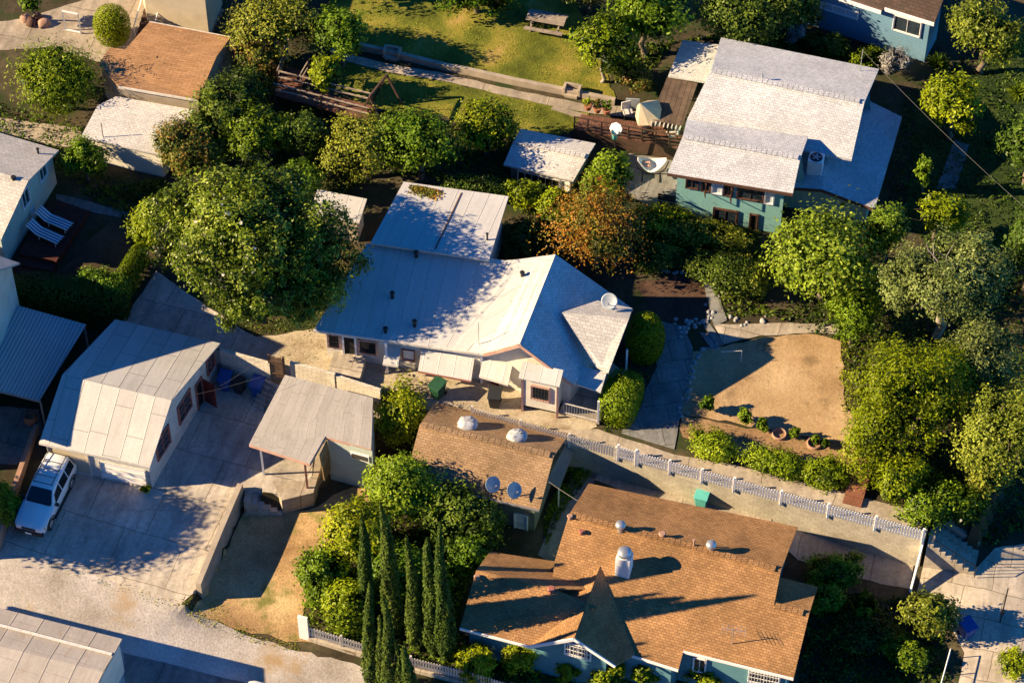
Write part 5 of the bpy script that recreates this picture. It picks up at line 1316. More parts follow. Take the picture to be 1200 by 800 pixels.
# hammock
p = at(768, 205); hm = thing('hammock', 'white hammock with cushions on a curved metal stand on the patio', 'hammock', p); a, b = U(747,188,p.z+1.05), U(781,189,p.z+1.1)
d = (b-a); w = Vector((-d.y, d.x, 0)).normalized(); m = MB(); k = 12; vs = []
for i in range(k+1):
    t = i/k; c = a.lerp(b, t)-Vector((0,0,.5*math.sin(math.pi*t))); ww = .12+.42*math.sin(math.pi*t)
    for s in (-1, 0, 1): vs.append(c+w*(s*ww)+Vector((0,0,.14*s*s)))
m.add(vs, [(i*3+j, i*3+j+1, i*3+j+4, i*3+j+3) for i in range(k) for j in (0, 1)], True); obj('bed', m, M['white'], hm).modifiers.new('solid', 'SOLIDIFY').thickness = .02
m = MB(); prev = None
for i in range(13):
    t = i/12; c = (a-d*.08).lerp(b+d*.08, t); c = c-Vector((0,0,(c.z-p.z-.03)*math.sin(math.pi*t)**.45))
    if prev is not None: m.cyl(prev, c, .03)
    prev = c
for s in (-.5, .5): c = a.lerp(b, .5); c.z = p.z+.04; m.cyl(c+d*s*.6-w*.6, c+d*s*.6+w*.6, .03)
obj('stand', m, M['black'], hm); m = MB(); m.box(a.lerp(b, .3)-Vector((0,0,.32)), .5, .4, .14, -.2); obj('cushion', m, M['trim_pink'], hm, bevel=.05)
def chair(p, ang, label, mat=M['black'], cm=M['offwhite'], grp=None):
    root = thing('patio_chair', label, 'chair', (0,0,0), grp)
    m = MB(); m.box((0,0,.4), .52, .5, .06); obj('seat', m, cm, root); m = MB(); m.slab([(-.26,.22,.95),(.26,.22,.95),(.26,.30,.93),(-.26,.30,.93)], .5); obj('backrest', m, cm, root)
    for x in (-.24, .24):
        for y in (-.22, .22): m = MB(); m.cyl((x,y,0), (x,y,.42), .018); obj('leg', m, mat, root)
        m = MB(); m.cyl((x,-.22,.62), (x,.24,.64), .02); m.cyl((x,-.22,.42), (x,-.22,.62), .016); obj('armrest', m, mat, root)
    root.location = p; root.rotation_euler.z = ang
chair(U(735,137,zd), .3, 'dark framed patio chair with white seat beside the parasol'); chair(U(766,150,zd), 1.2, 'white seated patio chair under the brown patio cover', cm=M['white']); chair(U(787,163,zd), -1.2, 'patio chair by the deck rail at the corner of the grey roof')
p = at(784, 248); bn = thing('garden_bench', 'black slatted bench at the edge of the patio', 'bench', (0,0,0)); m = MB()
for k in range(3): m.box((0,-.2+k*.18,.42), 1.4, .14, .03)
obj('seat', m, M['black'], bn); m = MB()
for k in range(3): m.beam((-.7,.28,.55+k*.17),(.7,.28,.55+k*.17), .03, .12)
obj('backrest', m, M['black'], bn)
for x in (-.62, .62): m = MB(); m.beam((x,-.2,0),(x,-.2,.42), .05, .05); m.beam((x,.28,0),(x,.28,.95), .05, .05); obj('leg', m, M['black'], bn)
bn.location = p; bn.rotation_euler.z = -.25
p = U(741,128,zd+.0); cb = thing('folding_screen', 'dark blue grey panel standing behind the patio chair', 'screen', p); m = MB(); m.box(p, .75, .06, .8, -.1); obj('panel', m, M['dishgrey'], cb); m = MB(); m.box(p-Vector((0,0,.01)), .9, .3, .05, -.1); obj('foot', m, M['black'], cb)
# ------------------------------------------------------------------ upper left things
p = at(170, 45); stq = thing('outside_stair', 'dark outside stair with white handrails against the beige house', 'stair', p); m = MB()
for k in range(8): c = p+Vector((.1*k, .28*k, .2*k)); m.box(c, 1.0, .3, .2, -.25)
obj('tread', m, M['post'], stq)
for s in (-.55, .55):
    m = MB(); a = p+Vector((s,-.1-s*.25,.9)); b = a+Vector((.8,2.2,1.7)); m.cyl(a, b, .035); m.cyl(a, a-Vector((0,0,.9)), .035); obj('handrail', m, M['white'], stq)
p = at(228, 40); ld_ = thing('ladder', 'pale wooden ladder leaning on the beige house wall', 'ladder', p); m = MB(); q = U(219,4,H(p.x,p.y)+2.3)
w = Vector((.2,.05,0))
for s in (-1, 1): m.beam(p+w*s, q+w*s, .05, .08)
for k in range(1, 8): c = p.lerp(q, k/8); m.beam(c-w, c+w, .05, .05)
obj('rungs', m, M['offwhite'], ld_)
p = at(86, 38); wfm = thing('empty_frame', 'empty white rectangular frame standing on the concrete yard', 'frame', p); m = MB()
a, b = p+Vector((-.45,.1,0)), p+Vector((.45,-.15,0)); up = Vector((0,0,1.55))
for x, y in ((a, a+up), (b, b+up), (a+up, b+up), (a+Vector((0,0,.12)), b+Vector((0,0,.12)))): m.beam(x, y, .07, .07)
obj('bars', m, M['white'], wfm)
for i, (x, y, s) in enumerate(((30,24,.3),(38,28,.33),(52,29,.36),(44,22,.28))):
    p = at(x, y); m = MB(); m.lathe(p, [(s*.9,-.05),(s,.1),(s*.8,.3),(s*.3,.4)], 9); m.v = [(a+rs.gauss(0,.05), b+rs.gauss(0,.05), c+rs.gauss(0,.03)) for a, b, c in m.v]
    tag(obj('rock', m, M['trim_brown'] if i % 2 else M['pinkring'], None, p, uvs=False), 'brown rock around the foot of the small yard tree', 'rock', 'rocks around the yard tree')
p = at(247, 36); m = MB()
for k in range(5): m.box(p+Vector((.12*k,.35*k,.0)), .4, .22, .2+.05*(k % 2), .2*k)
bs = tag(obj('block_stack', m, M['pinkring'], None, p), 'row of loose pale blocks beside the beige house', 'blocks')
# ------------------------------------------------------------------ dirt yard things
for i, (x, y, lab) in enumerate(((913,510,'clay planter ring furthest left, half hidden by small shrubs'),(954,521,'clay planter ring in the middle with a small plant'),(996,530,'empty clay planter ring nearest the brick steps'))):
    p = at(x, y); m = MB(); m.lathe(p, [(.38,-.05),(.38,.18),(.34,.2),(.30,.18),(.30,.02)], 24)
    m.f.pop(); m.sm.pop(); m.mi.pop()
    tag(obj('planter_ring', m, M['pinkring'], None, p, uvs=False), lab, 'planter', None)
m = MB(); p = at(868,424); m.cyl(p, p+Vector((0,0,.9)), .02); m.cyl(p+Vector((0,0,.9)), at(845,412,.9), .015); tag(obj('pipe_stand', m, M['white'], None, p), 'thin white pipe stand in the shaded corner of the dirt yard', 'pipe')
# overhead wires
def wire(p, q, sag, label, r=.009):
    m = MB(); prev = None
    for i in range(25):
        t = i/24; c = Vector(p).lerp(Vector(q), t)-Vector((0,0,sag*4*t*(1-t)))
        if prev is not None: m.cyl(prev, c, r, n=5, cap=False)
        prev = c
    tag(obj('overhead_wire', m, M['wire'], None, p, uvs=False), label, 'wire')
top = roof_at(B2, 1008, 83)+Vector((0,0,1.5)); wire(top, U(1290,318,7.0), .5, 'overhead wire sagging from the power mast across the right hand trees')
wire(U(258,452,4.6), U(306,420,4.7), .1, 'thin wire from the white garage towards the wooden gate', .006); wire(U(230,462,4.9), U(340,430,4.9), .12, 'second thin wire crossing the driveway above the bins', .006)
wire(U(640,562,3.2), U(683,590,3.4), .05, 'pale wire from the tan roofed garage to the brown roof', .018)
wire(U(703,440,4.0), U(765,478,3.2), .05, 'pale wire above the clipped square hedge', .012)
# ------------------------------------------------------------------ vegetation
LF = {}
LF['mag'] = m_leaf('leaf_glossy', (0.0092,0.0165,0.00313), (0.132,0.18,0.0171), .15, (0.35,0.39,0.0712), .35)
LF['yel'] = m_leaf('leaf_yellow_green', (0.0189,0.0365,0.0038), (0.198,0.254,0.0171), .2, (0.361,0.403,0.0333))
LF['green'] = m_leaf('leaf_mid_green', (0.0101,0.0242,0.00313), (0.107,0.18,0.0142), .2, (0.225,0.315,0.0356))
LF['dark'] = m_leaf('leaf_dark', (0.00734,0.0154,0.00418), (0.0626,0.105,0.0142), .15, (0.15,0.203,0.0285))
LF['aut'] = m_leaf('leaf_autumn', (0.0728,0.0343,0.009), (0.422,0.195,0.045), .2, (0.335,0.281,0.0375), patch=(.16, .17, .03))
LF['olive'] = m_leaf('leaf_olive', (0.0238,0.0329,0.00627), (0.206,0.24,0.0314), .2, (0.375,0.39,0.0641))
LF['cyp'] = m_leaf('leaf_cypress', (0.00459,0.00989,0.00313), (0.0501,0.0839,0.0142), .1, (0.138,0.18,0.0285), .7)
LF['grey'] = m_leaf('leaf_grey', (0.116,0.117,0.12), (0.364,0.343,0.345), .2, (0.524,0.515,0.495))
LF['fig'] = m_leaf('leaf_fig', (0.012,0.0269,0.00475), (0.138,0.216,0.0209), .2, (0.275,0.355,0.057))
LF['box'] = m_leaf('leaf_box', (0.011,0.0242,0.00313), (0.157,0.232,0.0171), .18, (0.313,0.404,0.0356))
LF['rust'] = m_leaf('leaf_rusty', (0.0165,0.0242,0.00627), (0.113,0.15,0.0256), .2, (0.3,0.15,0.0499))
LF['moss'] = m_leaf('leaf_moss', (0.0138,0.023,0.00285), (0.181,0.216,0.0114), .2, (0.361,0.384,0.0285))
LF['sage'] = m_leaf('leaf_sage', (0.0258,0.0384,0.0152), (0.155,0.192,0.0522), .2, (0.275,0.317,0.104))
LF['petal'] = m_leaf('white_petal', (.6,.56,.5), (.75,.7,.62), .3)
BK, BP = M['bark'], M['bark_pale']
S_ = [100]
def T(label, px, py, hc, rad, n, size, leaf, cat='tree', name='leafy_tree', **k):
    S_[0] += 1
    return tree(name, label, cat, px, py, hc, rad, n, size, LF[leaf], S_[0], k.pop('bark', BK), **k)
def SB(label, px, py, hc, rad, n, size, leaf, name='shrub', cat='shrub', **k):
    k.setdefault('trunk', False); k.setdefault('lobes', 6); k.setdefault('zmin', .03)
    return T(label, px, py, hc, rad, n, size, leaf, cat, name, **k)
def flowers(root, label, n, seed, size=.13, mat='petal'):
    cr = [c for c in root.children if c.name.startswith(('crown', 'foliage'))][0]; me = cr.data; rng = np.random.default_rng(seed)
    co = np.empty(len(me.vertices)*3, np.float32); me.vertices.foreach_get('co', co); co = co.reshape(-1, 4, 3).mean(1)
    k = np.argsort(-(co[:, 2]-co[:, 1]*.6-co[:, 0]*.3)+rng.normal(0, 1.6, len(co)))[:n*3]; k = rng.choice(k, n, False)
    P = np.repeat(co[k], 3, 0)+rng.normal(0, .05, (n*3, 3))+np.array(root.location)
    leaf_mesh('blossom', P, rng.normal(size=(n*3, 3))+np.array((0, -.4, 1)), size, .8, rng.random(n*3), LF[mat], root, root.location)
# --- large trees
t = T('huge glossy magnolia tree with scattered white flowers between the garage and white house', 291, 272, 6.4, (4.4,4.6,4.2), 17500, .125, 'mag', core=.05, extra=(((-2.8,.8,-.4),(3.1,3.0,3.2),.4),((3.0,-.2,-.7),(2.9,3.0,3.1),.38),((.5,-2.7,-1.6),(3.1,2.5,2.9),.40),((2.6,-2.2,-2.2),(2.7,2.5,2.6),.32),((.6,2.4,.2),(2.6,2.2,2.4),.25)), tr=.3, lobes=34, lobe=.29, clump=.30, gap=.25, tvar=1.35, tshift=-.1, limbs=10, name='magnolia_tree', fill=.12)
flowers(t, 'white flowers', 18, 5, .085)
T('dark dense hedge tree rising left of the play deck', 262, 128, 2.4, (2.3,2.3,2.4), 5200, .12, 'dark', extra=(((-1.2,-1.8,-.8),(1.7,1.6,1.7),.3),((1.2,1.4,-.2),(1.6,1.6,1.9),.3)), tr=.15, lobes=9)
T('rust flecked climbing shrub tree beside the cream outbuilding wall', 214, 176, 2.0, (2.0,2.2,2.2), 5200, .11, 'rust', tr=.12, lobes=8)
T('broad olive green tree behind the play deck, left one of a pair', 428, 172, 2.4, (2.6,2.2,2.0), 6500, .10, 'olive', tr=.16, lobes=9, tshift=-.08)
T('broad mid green tree over the rear wing roof, right one of a pair', 492, 170, 2.6, (2.6,2.3,2.1), 6500, .11, 'green', tr=.16, lobes=9)
T('bright rounded tree between the lower lawn and the open fronted shed', 571, 152, 1.9, (1.7,1.6,1.9), 4200, .12, 'yel', tr=.12, lobes=7, tshift=-.12)
T('feathery yellow green tree by the concrete yard at the upper left edge', 62, 95, 2.3, (3.1,2.2,2.2), 7500, .13, 'yel', tr=.12, lobes=11, clump=.5, asp=.3, tshift=-.03)
T('small round tree in front of the cream outbuilding', 100, 187, 1.7, (1.45,1.4,1.5), 3200, .10, 'green', tr=.09, lobes=7)
T('large autumn orange tree below the open fronted shed', 700, 272, 2.5, (3.1,2.7,2.5), 9000, .09, 'aut', tr=.16, lobes=11, clump=.5, gap=.15)
T('round leafy green tree between the shed and the hammock', 712, 208, 2.1, (1.65,1.6,1.7), 3600, .13, 'green', tr=.1, lobes=7)
T('large leaved bright fig tree in front of the grey roofed house', 965, 304, 3.0, (3.0,2.7,2.6), 7000, .14, 'fig', extra=(((-1.9,-.4,-.7),(1.7,1.6,1.7),.22),((1.3,-1.4,-.9),(1.9,1.6,1.8),.25)), tr=.2, lobes=12, clump=.5, asp=.62, gap=.28, name='fig_tree')
T('pale branched olive toned tree right of the fig tree', 1108, 326, 4.6, (3.6,2.7,2.7), 8500, .10, 'sage', extra=(((2.0,1.0,.4),(1.9,1.8,2.0),.25),((-1.8,-.5,-1.0),(1.8,1.6,1.6),.22)), tr=.2, lobes=16, lobe=.36, bark=BP, limbs=16, tshift=.1)
T('towering dense yellow green tree at the edge of the dirt yard', 1062, 468, 3.2, (3.7,3.7,4.3), 13500, .10, 'moss', extra=(((-1.3,-1.6,-1.6),(2.2,2.0,2.4),.25),((1.8,1.2,.3),(2.3,2.2,2.8),.25)), tr=.25, lobes=18, lobe=.34, clump=.36, gap=.3, tshift=.02)
T('tall olive tree cut by the right edge below the shaded lawn', 1185, 505, 3.2, (2.9,3.0,3.4), 9000, .11, 'olive', tr=.2, lobes=10, gap=.15, tshift=.05)
T('upright bright tree right of the wide grey roof', 1117, 124, 2.6, (1.9,1.7,2.3), 4600, .13, 'yel', tr=.14, lobes=8, tshift=-.05)
T('loose hanging tree in the top right corner', 1158, 38, 3.0, (2.4,2.0,2.4), 5200, .13, 'olive', tr=.16, lobes=9, tshift=-.02, droop=.8)
T('small bright tree with drooping tufts near the shaded lawn', 1098, 252, 2.0, (1.9,1.2,1.6), 2600, .16, 'yel', tr=.1, lobes=6, asp=.35)
T('slim pale green sapling above the bright tufted tree', 1085, 200, 1.8, (.55,.5,1.4), 900, .11, 'green', tr=.06, lobes=4)
T('thin brownish tree at the top left beside the upper lawn', 330, 30, 2.6, (3.2,2.4,2.4), 6500, .10, 'olive', tr=.16, lobes=10, tshift=-.15, gap=.3, bark=BP, limbs=10)
T('mixed green tree overhanging the shaded end of the garden wall', 400, 40, 2.4, (2.0,2.0,2.0), 4200, .11, 'green', tr=.14, lobes=8, gap=.25)
T('light leaved tree over the left end of the play deck', 383, 84, 2.0, (1.1,1.1,1.5), 1900, .12, 'yel', tr=.08, lobes=6, gap=.25, tshift=-.08)
T('slim lawn tree with pale trunk right of the picnic table', 712, 48, 3.0, (1.9,1.7,2.2), 3600, .13, 'yel', tr=.1, lobes=7, bark=BP, gap=.3, tshift=-.15, base=at(703,96))
T('leafy green tree at the top edge behind the slim lawn tree', 757, 22, 3.0, (2.4,2.0,2.2), 5000, .14, 'green', tr=.15, lobes=8)
T('dark spreading tree at the top edge left of the blue house', 868, 20, 2.4, (2.8,2.0,2.2), 5500, .12, 'dark', tr=.16, lobes=9)
T('dark tree just left of the blue house wall', 925, 2, 2.4, (1.8,1.6,2.4), 3500, .12, 'dark', tr=.16, lobes=7)
T('dark bush tree under the top edge right of the beige house', 300, 62, 1.6, (1.5,1.6,1.6), 2600, .11, 'rust', tr=.1, lobes=6)
T('tree with dark foliage at the top edge above the picnic table', 560, -12, 1.8, (2.6,1.4,1.6), 3800, .13, 'green', tr=.13, lobes=8, tshift=-.1)
T('tree beyond the upper lawn at the top centre, brown leaved', 690, -18, 2.0, (2.4,1.5,1.8), 3600, .12, 'rust', tr=.13, lobes=8, tshift=-.15)
T('tree beyond the top edge shading the upper lawn from the left', 380, -70, 3.6, (3.2,2.6,3.0), 5500, .14, 'dark', tr=.2, lobes=9)
T('leafy tree outside the left edge shading the parked car', -112, 566, 4.3, (3.2,2.9,2.9), 12000, .15, 'green', tr=.2, lobes=9, gap=.15)
T('dark tree at the right edge over the shaded lawn', 1215, 300, 3.0, (2.2,2.2,2.8), 4500, .13, 'dark', tr=.2, lobes=8)
T('dark tree at the right edge above the yucca', 1210, 170, 3.0, (1.8,2.0,2.4), 3600, .13, 'dark', tr=.16, lobes=8)
T('dark tree between the play deck and the magnolia crown', 300, 160, 2.2, (1.9,1.8,2.1), 4200, .11, 'green', tr=.12, lobes=8, tshift=-.1)
T('shaded tree below the play deck, left of the olive green pair', 352, 158, 1.8, (1.7,1.4,1.7), 3600, .11, 'dark', tr=.12, lobes=8, tshift=.08)
T('dense tree in the right hand mass behind the flowering shrub', 1150, 430, 3.4, (2.4,2.4,2.8), 6500, .10, 'sage', tr=.18, lobes=10, tshift=-.05)
T('dark green tree between the fig tree and the tall yellow green tree', 1000, 372, 2.0, (1.6,1.5,1.6), 3600, .10, 'green', tr=.12, lobes=8)
T('leafy tree right of the fig tree crown beside the lower grey roof', 1040, 268, 2.4, (1.5,1.5,1.9), 3600, .11, 'fig', tr=.12, lobes=8, tshift=-.12)
T('young tree among the shaded planting left of the rear wing', 355, 208, 1.6, (1.3,1.2,1.4), 2600, .11, 'green', tr=.09, lobes=7, tshift=-.05)
# --- middle and lower clump
T('light rounded tree beside the white openwork wall and tan roof', 470, 484, 1.9, (1.6,1.6,1.9), 5200, .11, 'yel', tr=.12, lobes=8, clump=.42, gap=.15, tshift=-.06)
T('citrus like tree under the tan roof, upper tree of the dense clump', 478, 572, 2.4, (2.3,2.0,2.3), 6800, .12, 'green', tr=.14, lobes=9, tshift=.1)
T('yellow green tree in the dense clump left of the tallest cypress', 415, 625, 2.2, (1.9,1.9,2.2), 5600, .12, 'yel', tr=.13, lobes=8, tshift=-.08)
T('dark glossy bush tree at the left edge of the dense clump', 382, 672, 1.5, (1.5,1.5,1.7), 3600, .12, 'green', tr=.1, lobes=7, tshift=-.05)
T('golden green tree low in the dense clump beside the alley fence', 402, 708, 1.5, (1.5,1.4,1.6), 3800, .12, 'yel', tr=.1, lobes=7)
T('dark leaved tree in the clump right of the cypress row', 545, 605, 1.8, (2.2,1.9,2.0), 5200, .13, 'dark', tr=.13, lobes=8, tshift=.08)
T('mid green tree between the cypress row and the brown roof wing', 552, 655, 1.4, (1.4,1.5,1.5), 3200, .12, 'green', tr=.1, lobes=7)
T('inner tree filling the shade behind the cypress row', 485, 670, 1.8, (2.4,1.8,2.0), 5200, .13, 'green', tr=.12, lobes=8, tshift=-.1)
CG = 'slim cypresses in front of the brown roofed house'
for i, (tip, base, w, lab) in enumerate((((431,606),(434,722),.52,'leftmost cypress of the row, shorter than its neighbour'),((457,589),(463,742),.62,'tallest cypress of the row, with thick dark crown'),
    ((485,627),(489,760),.52,'slim cypress right of the tallest one'),((507,631),(509,766),.50,'narrow cypress second from the right of the row'),((520,611),(523,773),.56,'rightmost cypress of the row beside the brown wing roof'),
    ((439,681),(437,806),.50,'front cypress overlapping the alley fence at the left'),((449,722),(450,812),.42,'short front cypress by the alley, between two taller ones'),((458,700),(459,818),.48,'front cypress standing directly before the tallest one'),
    ((470,750),(470,822),.42,'low cypress cut by the bottom edge, left of a pair'),((479,755),(481,826),.42,'low cypress cut by the bottom edge, right of a pair'))):
    cypress(lab, tip, base, w, 7000 if i < 6 else 4000, LF['cyp'], 40+i, BK, CG)
# --- clipped and hedge shapes
SB('round clipped golden green bush beside the orange tan roof', 131, 30, 1.25, (1.03,1.03,1.3), 5200, .055, 'yel', name='clipped_bush', cat='clipped bush', box=True, power=2.2, up=.1, tshift=-.05)
SB('tall egg shaped clipped bush with yellow tip beside the porch', 756, 397, 1.3, (1.0,1.0,1.75), 5200, .075, 'yel', name='clipped_bush', cat='clipped bush', box=True, power=2.1, up=.1, tshift=-.12)
SB('square clipped hedge block at the corner of the porch', 728, 467, .85, (.95,1.3,1.05), 6000, .075, 'box', name='clipped_hedge', cat='hedge', box=True, power=4.5, rot=-.33, up=.15)
for px, py, rx, ry, n, lab in ((830,521,1.75,1.0,4600,'low mounded bright hedge bush at the walkway end of the fenced path'),(908,542,1.7,1.0,4600,'middle mounded bright hedge bush above the picket fence'),(969,554,1.55,1.05,4600,'yellower mounded hedge bush beside the red brick steps')):
    SB(lab, px, py, .5, (rx,ry,.9), n, .08, 'yel' if px > 950 else 'box', name='hedge_bush', cat='bush', rot=-.28, lobes=9, tshift=.1 if px < 950 else -.02)
SB('dark tall hedge behind the corrugated carport, shaded along its front', 82, 352, 1.1, (3.1,.75,1.5), 9000, .08, 'dark', name='hedge', cat='hedge', box=True, power=5, rot=-.12, tshift=-.1)
SB('leafy bush growing over the right end of the dark hedge', 118, 335, 1.3, (1.6,1.2,1.5), 5000, .09, 'green', name='bush', cat='bush', lobes=8)
SB('narrow lit hedge strip along the left edge of the shaded patio', 152, 322, .9, (.45,1.8,1.0), 3200, .08, 'yel', name='hedge', cat='hedge', box=True, power=4, rot=-.35, tshift=-.15)
SB('bright bush at the left foot of the magnolia', 180, 262, 1.6, (1.3,1.3,1.6), 4200, .11, 'yel', name='bush', cat='bush', tshift=-.02)
SB('green bush at the left edge beside the red brown wall', 3, 588, .9, (1.0,1.2,1.2), 3600, .09, 'box', name='bush', cat='bush')
SB('pale leaved vine hedge below the shed, left part', 612, 226, .8, (1.5,.9,1.0), 3600, .11, 'yel', name='vine_hedge', cat='hedge', tshift=-.05)
SB('pale leaved vine hedge beside the autumn tree', 652, 240, .8, (1.3,1.0,1.0), 3200, .11, 'yel', name='vine_hedge', cat='hedge')
SB('dark hedge at the back of the rear wing', 560, 222, .8, (2.2,.8,.9), 4200, .09, 'dark', name='hedge', cat='hedge', rot=-.2)
SB('dark shrub right of the rear wing wall', 612, 285, .9, (1.2,1.6,1.0), 3200, .1, 'dark', tshift=-.1)
SB('yellow tinged shrub right of the autumn tree', 758, 258, .9, (1.3,1.2,1.1), 3200, .1, 'yel', tshift=-.15)
SB('long ivy bank below the teal house, upper end with yellow leaves', 815, 272, .7, (2.6,1.0,1.0), 5600, .1, 'olive', name='ivy_bank', cat='ivy', rot=-.3, tshift=-.05)
SB('dark ivy bank above the concrete landing', 848, 322, .8, (2.5,1.7,1.2), 7000, .1, 'dark', name='ivy_bank', cat='ivy', rot=-.6, tshift=.02)
SB('lit ivy clump at the lower end of the dark ivy bank', 878, 330, .8, (1.0,1.6,1.1), 3200, .1, 'olive', name='ivy_bank', cat='ivy', tshift=-.08)
SB('bright leafed shrub row below the terrace patio', 790, 258, .8, (1.4,.8,.9), 2800, .09, 'yel', rot=-.3, tshift=-.12)
SB('rounded green shrub in the dark garden nearest the brown roof', 962, 700, .7, (1.2,1.0,.9), 2600, .1, 'green', tshift=.02)
SB('rounded green shrub near the bottom of the dark garden', 1062, 765, .7, (1.2,1.0,.9), 2600, .1, 'green', tshift=.02)
SB('shaded shrub beside the shaded red soil bed', 770, 300, .7, (1.5,1.0,.9), 3200, .1, 'dark', tshift=-.05)
t = SB('dark flowering shrub with white flowers beside the stairs', 1110, 595, 1.3, (2.1,1.7,1.8), 6800, .11, 'green', name='flowering_shrub', cat='shrub', tshift=-.06); flowers(t, '', 22, 9, .08)
SB('sunlit shrub between the dirt yard steps and the flowering shrub', 1052, 560, 1.2, (1.3,1.4,1.6), 4600, .1, 'yel', tshift=-.1)
SB('loose olive shrub above the pavement at the right edge', 1160, 560, 1.2, (1.4,1.2,1.4), 3600, .1, 'olive', tshift=-.08)
SB('grey leaved shrub against the blue house, nearest the window', 1050, 72, 1.2, (.9,.8,1.2), 1800, .1, 'grey', asp=.25, tshift=-.1)
SB('grey leaved shrub left of the blue house', 935, 38, 1.1, (.8,.7,1.1), 1200, .1, 'grey', asp=.25, tshift=-.25)
SB('yellow tinged low shrub at the back of the wide grey roof', 1020, 68, .7, (1.3,.7,.9), 2200, .1, 'yel', tshift=-.22)
SB('dark shrub between the wide grey roof and the blue house', 968, 52, .7, (1.5,.8,.9), 2600, .1, 'dark')
SB('shadowed flowering shrub behind the terrace deck', 737, 92, .8, (1.5,1.2,1.1), 3400, .1, 'rust', tshift=-.05)
SB('low shrub in the dark garden beside the concrete strip', 985, 668, .8, (1.6,1.0,1.0), 3400, .11, 'green', tshift=-.02)
T('open branched small tree at the edge of the dark garden and pavement', 1090, 715, 1.6, (1.6,1.4,1.4), 2600, .11, 'olive', tr=.07, lobes=7, gap=.3, bark=BP, tshift=-.1)
SB('spiky leaved plant in the dark garden', 1012, 712, .7, (.8,.8,.8), 900, .2, 'yel', asp=.2, tshift=-.2)
SB('dark shrub filling the garden bed right of the brown roof', 1020, 745, .6, (2.2,1.5,.8), 4500, .11, 'dark', tshift=-.12)
SB('yellow flowered bush at the bottom right corner', 1192, 778, .7, (.9,.9,.9), 2200, .09, 'yel', name='bush', cat='bush')
for px, py, r, lab in ((556,778,1.15,'lemon bush in front of the brown roof wing'),(612,775,1.35,'lemon bush below the left end of the white gable'),(664,782,.7,'small yellow lemon bush by the teal wall'),
    (712,792,1.1,'lemon bush right of the gable window'),(756,786,.9,'lemon bush under the step in the eave'),(826,786,1.2,'lemon bush below the right hand gutter')):
    SB(lab, px, py, .95, (r,r*.9,r*.95), int(2600*r), .1, 'yel', name='lemon_bush', cat='bush', tshift=-.04)
for px, py, h, lab in ((829,474,.75,'upright shrub at the shaded corner of the dirt yard'),(873,488,.7,'second upright shrub along the planter edge'),(894,496,.55,'small shrub left of the first planter ring'),(932,506,.5,'small shrub between the first two planter rings'),(955,514,.45,'little plant in the middle planter ring'),(968,520,.4,'tiny plant right of the middle planter ring')):
    SB(lab, px, py, h*.8, (h*.6,h*.6,h*.85), int(1300*h), .08, 'green', lobes=5, tshift=.05)
SB('small flowering plant at the garage corner on the driveway', 171, 572, .3, (.3,.3,.35), 260, .07, 'yel', name='plant', cat='plant')
SB('small yard tree crown among the brown rocks', 36, 4, 1.6, (.7,.7,.7), 700, .1, 'green', name='yard_tree', cat='tree', trunk=True, tr=.06, base=at(40, 24))
for x, y, lab, lf in ((689,128,'potted yellow plant at the left end of the terrace deck','yel'),(700,131,'potted red leaved plant beside the yellow one','rust'),(711,133,'dark potted plant nearest the patio chair','green')):
    p = U(x, y, H(*at(735,150).xy)+.75); r_ = thing('potted_plant', lab, 'potted plant', p); m = MB(); m.lathe(p, [(.16,0),(.24,.3),(.26,.36),(.22,.34)], 14); obj('pot', m, M['pot'], r_)
    rng = np.random.default_rng(int(x)); P, O, TT = crown_points(rng, (p.x, p.y, p.z+.6), (.38,.36,.35), 320, 4, .6); leaf_mesh('foliage', P, O+rng.normal(size=P.shape)*.4, .07, .4, TT, LF[lf], r_, p)
for x, y, lab in ((1192,118,'spiky yucca rosette at the right edge'),(1098,84,'spiky dark rosette plant below the blue house corner')):
    p = at(x, y); r_ = thing('yucca', lab, 'yucca', p); rng = np.random.default_rng(x); n = 130; d = sphere_dirs(rng, n); d[:, 2] = np.abs(d[:, 2])*.9+.1; d /= np.linalg.norm(d, axis=1, keepdims=True)
    m = MB()
    for q in d:
        q = Vector(q); s = q.cross(Vector((0,0,1))).normalized()*.045; c = p+Vector((0,0,.5)); L_ = rng.uniform(.6, .95); m.add([c-s, c+s, c+q*L_*.6+s*.8, c+q*L_-Vector((0,0,.1)), c+q*L_*.6-s*.8], [(0,1,2,3,4)])
    o = obj('leaves', m, LF['fig' if x > 1150 else 'dark'], r_, uvs=False); a_t = o.data.attributes.new('tint', 'FLOAT', 'FACE'); a_t.data.foreach_set('value', rng.uniform(.2, .8, len(o.data.polygons)).astype(np.float32))
    m = MB(); m.cyl(p-Vector((0,0,.1)), p+Vector((0,0,.5)), .08); obj('stem', m, BK, r_)
# --- what nobody could count
G_ = scatter_stuff
G_('ground_ivy', 'dark ivy and leaf litter under the trees right of the ivy bank', [(890,370),(1240,250),(1240,600),(1165,640),(1090,600),(1020,540),(985,400)], 14000, .1, LF['dark'], 1, .35)
G_('ground_cover', 'shaded planting in the dark garden bed below the concrete strip', [(950,690),(1066,700),(1105,730),(1120,850),(930,850)], 7000, .1, LF['dark'], 2, .35, -.1)
G_('ground_cover', 'dark undergrowth between the white house and the upper trees', [(330,110),(460,130),(600,160),(690,170),(700,300),(640,300),(590,215),(440,205),(400,230),(320,200)], 13000, .09, LF['dark'], 3, .3, -.02)
G_('ground_cover', 'shaded grass and undergrowth at the upper right around the blue house', [(1060,110),(1240,0),(1240,260),(1100,300),(1040,240)], 9000, .09, LF['dark'], 4, .25, -.05)
G_('ground_cover', 'dark planting along the top edge behind the grey roofed house', [(730,60),(900,30),(1040,75),(1000,90),(850,45),(790,50),(745,110)], 5000, .1, LF['dark'], 5, .4)
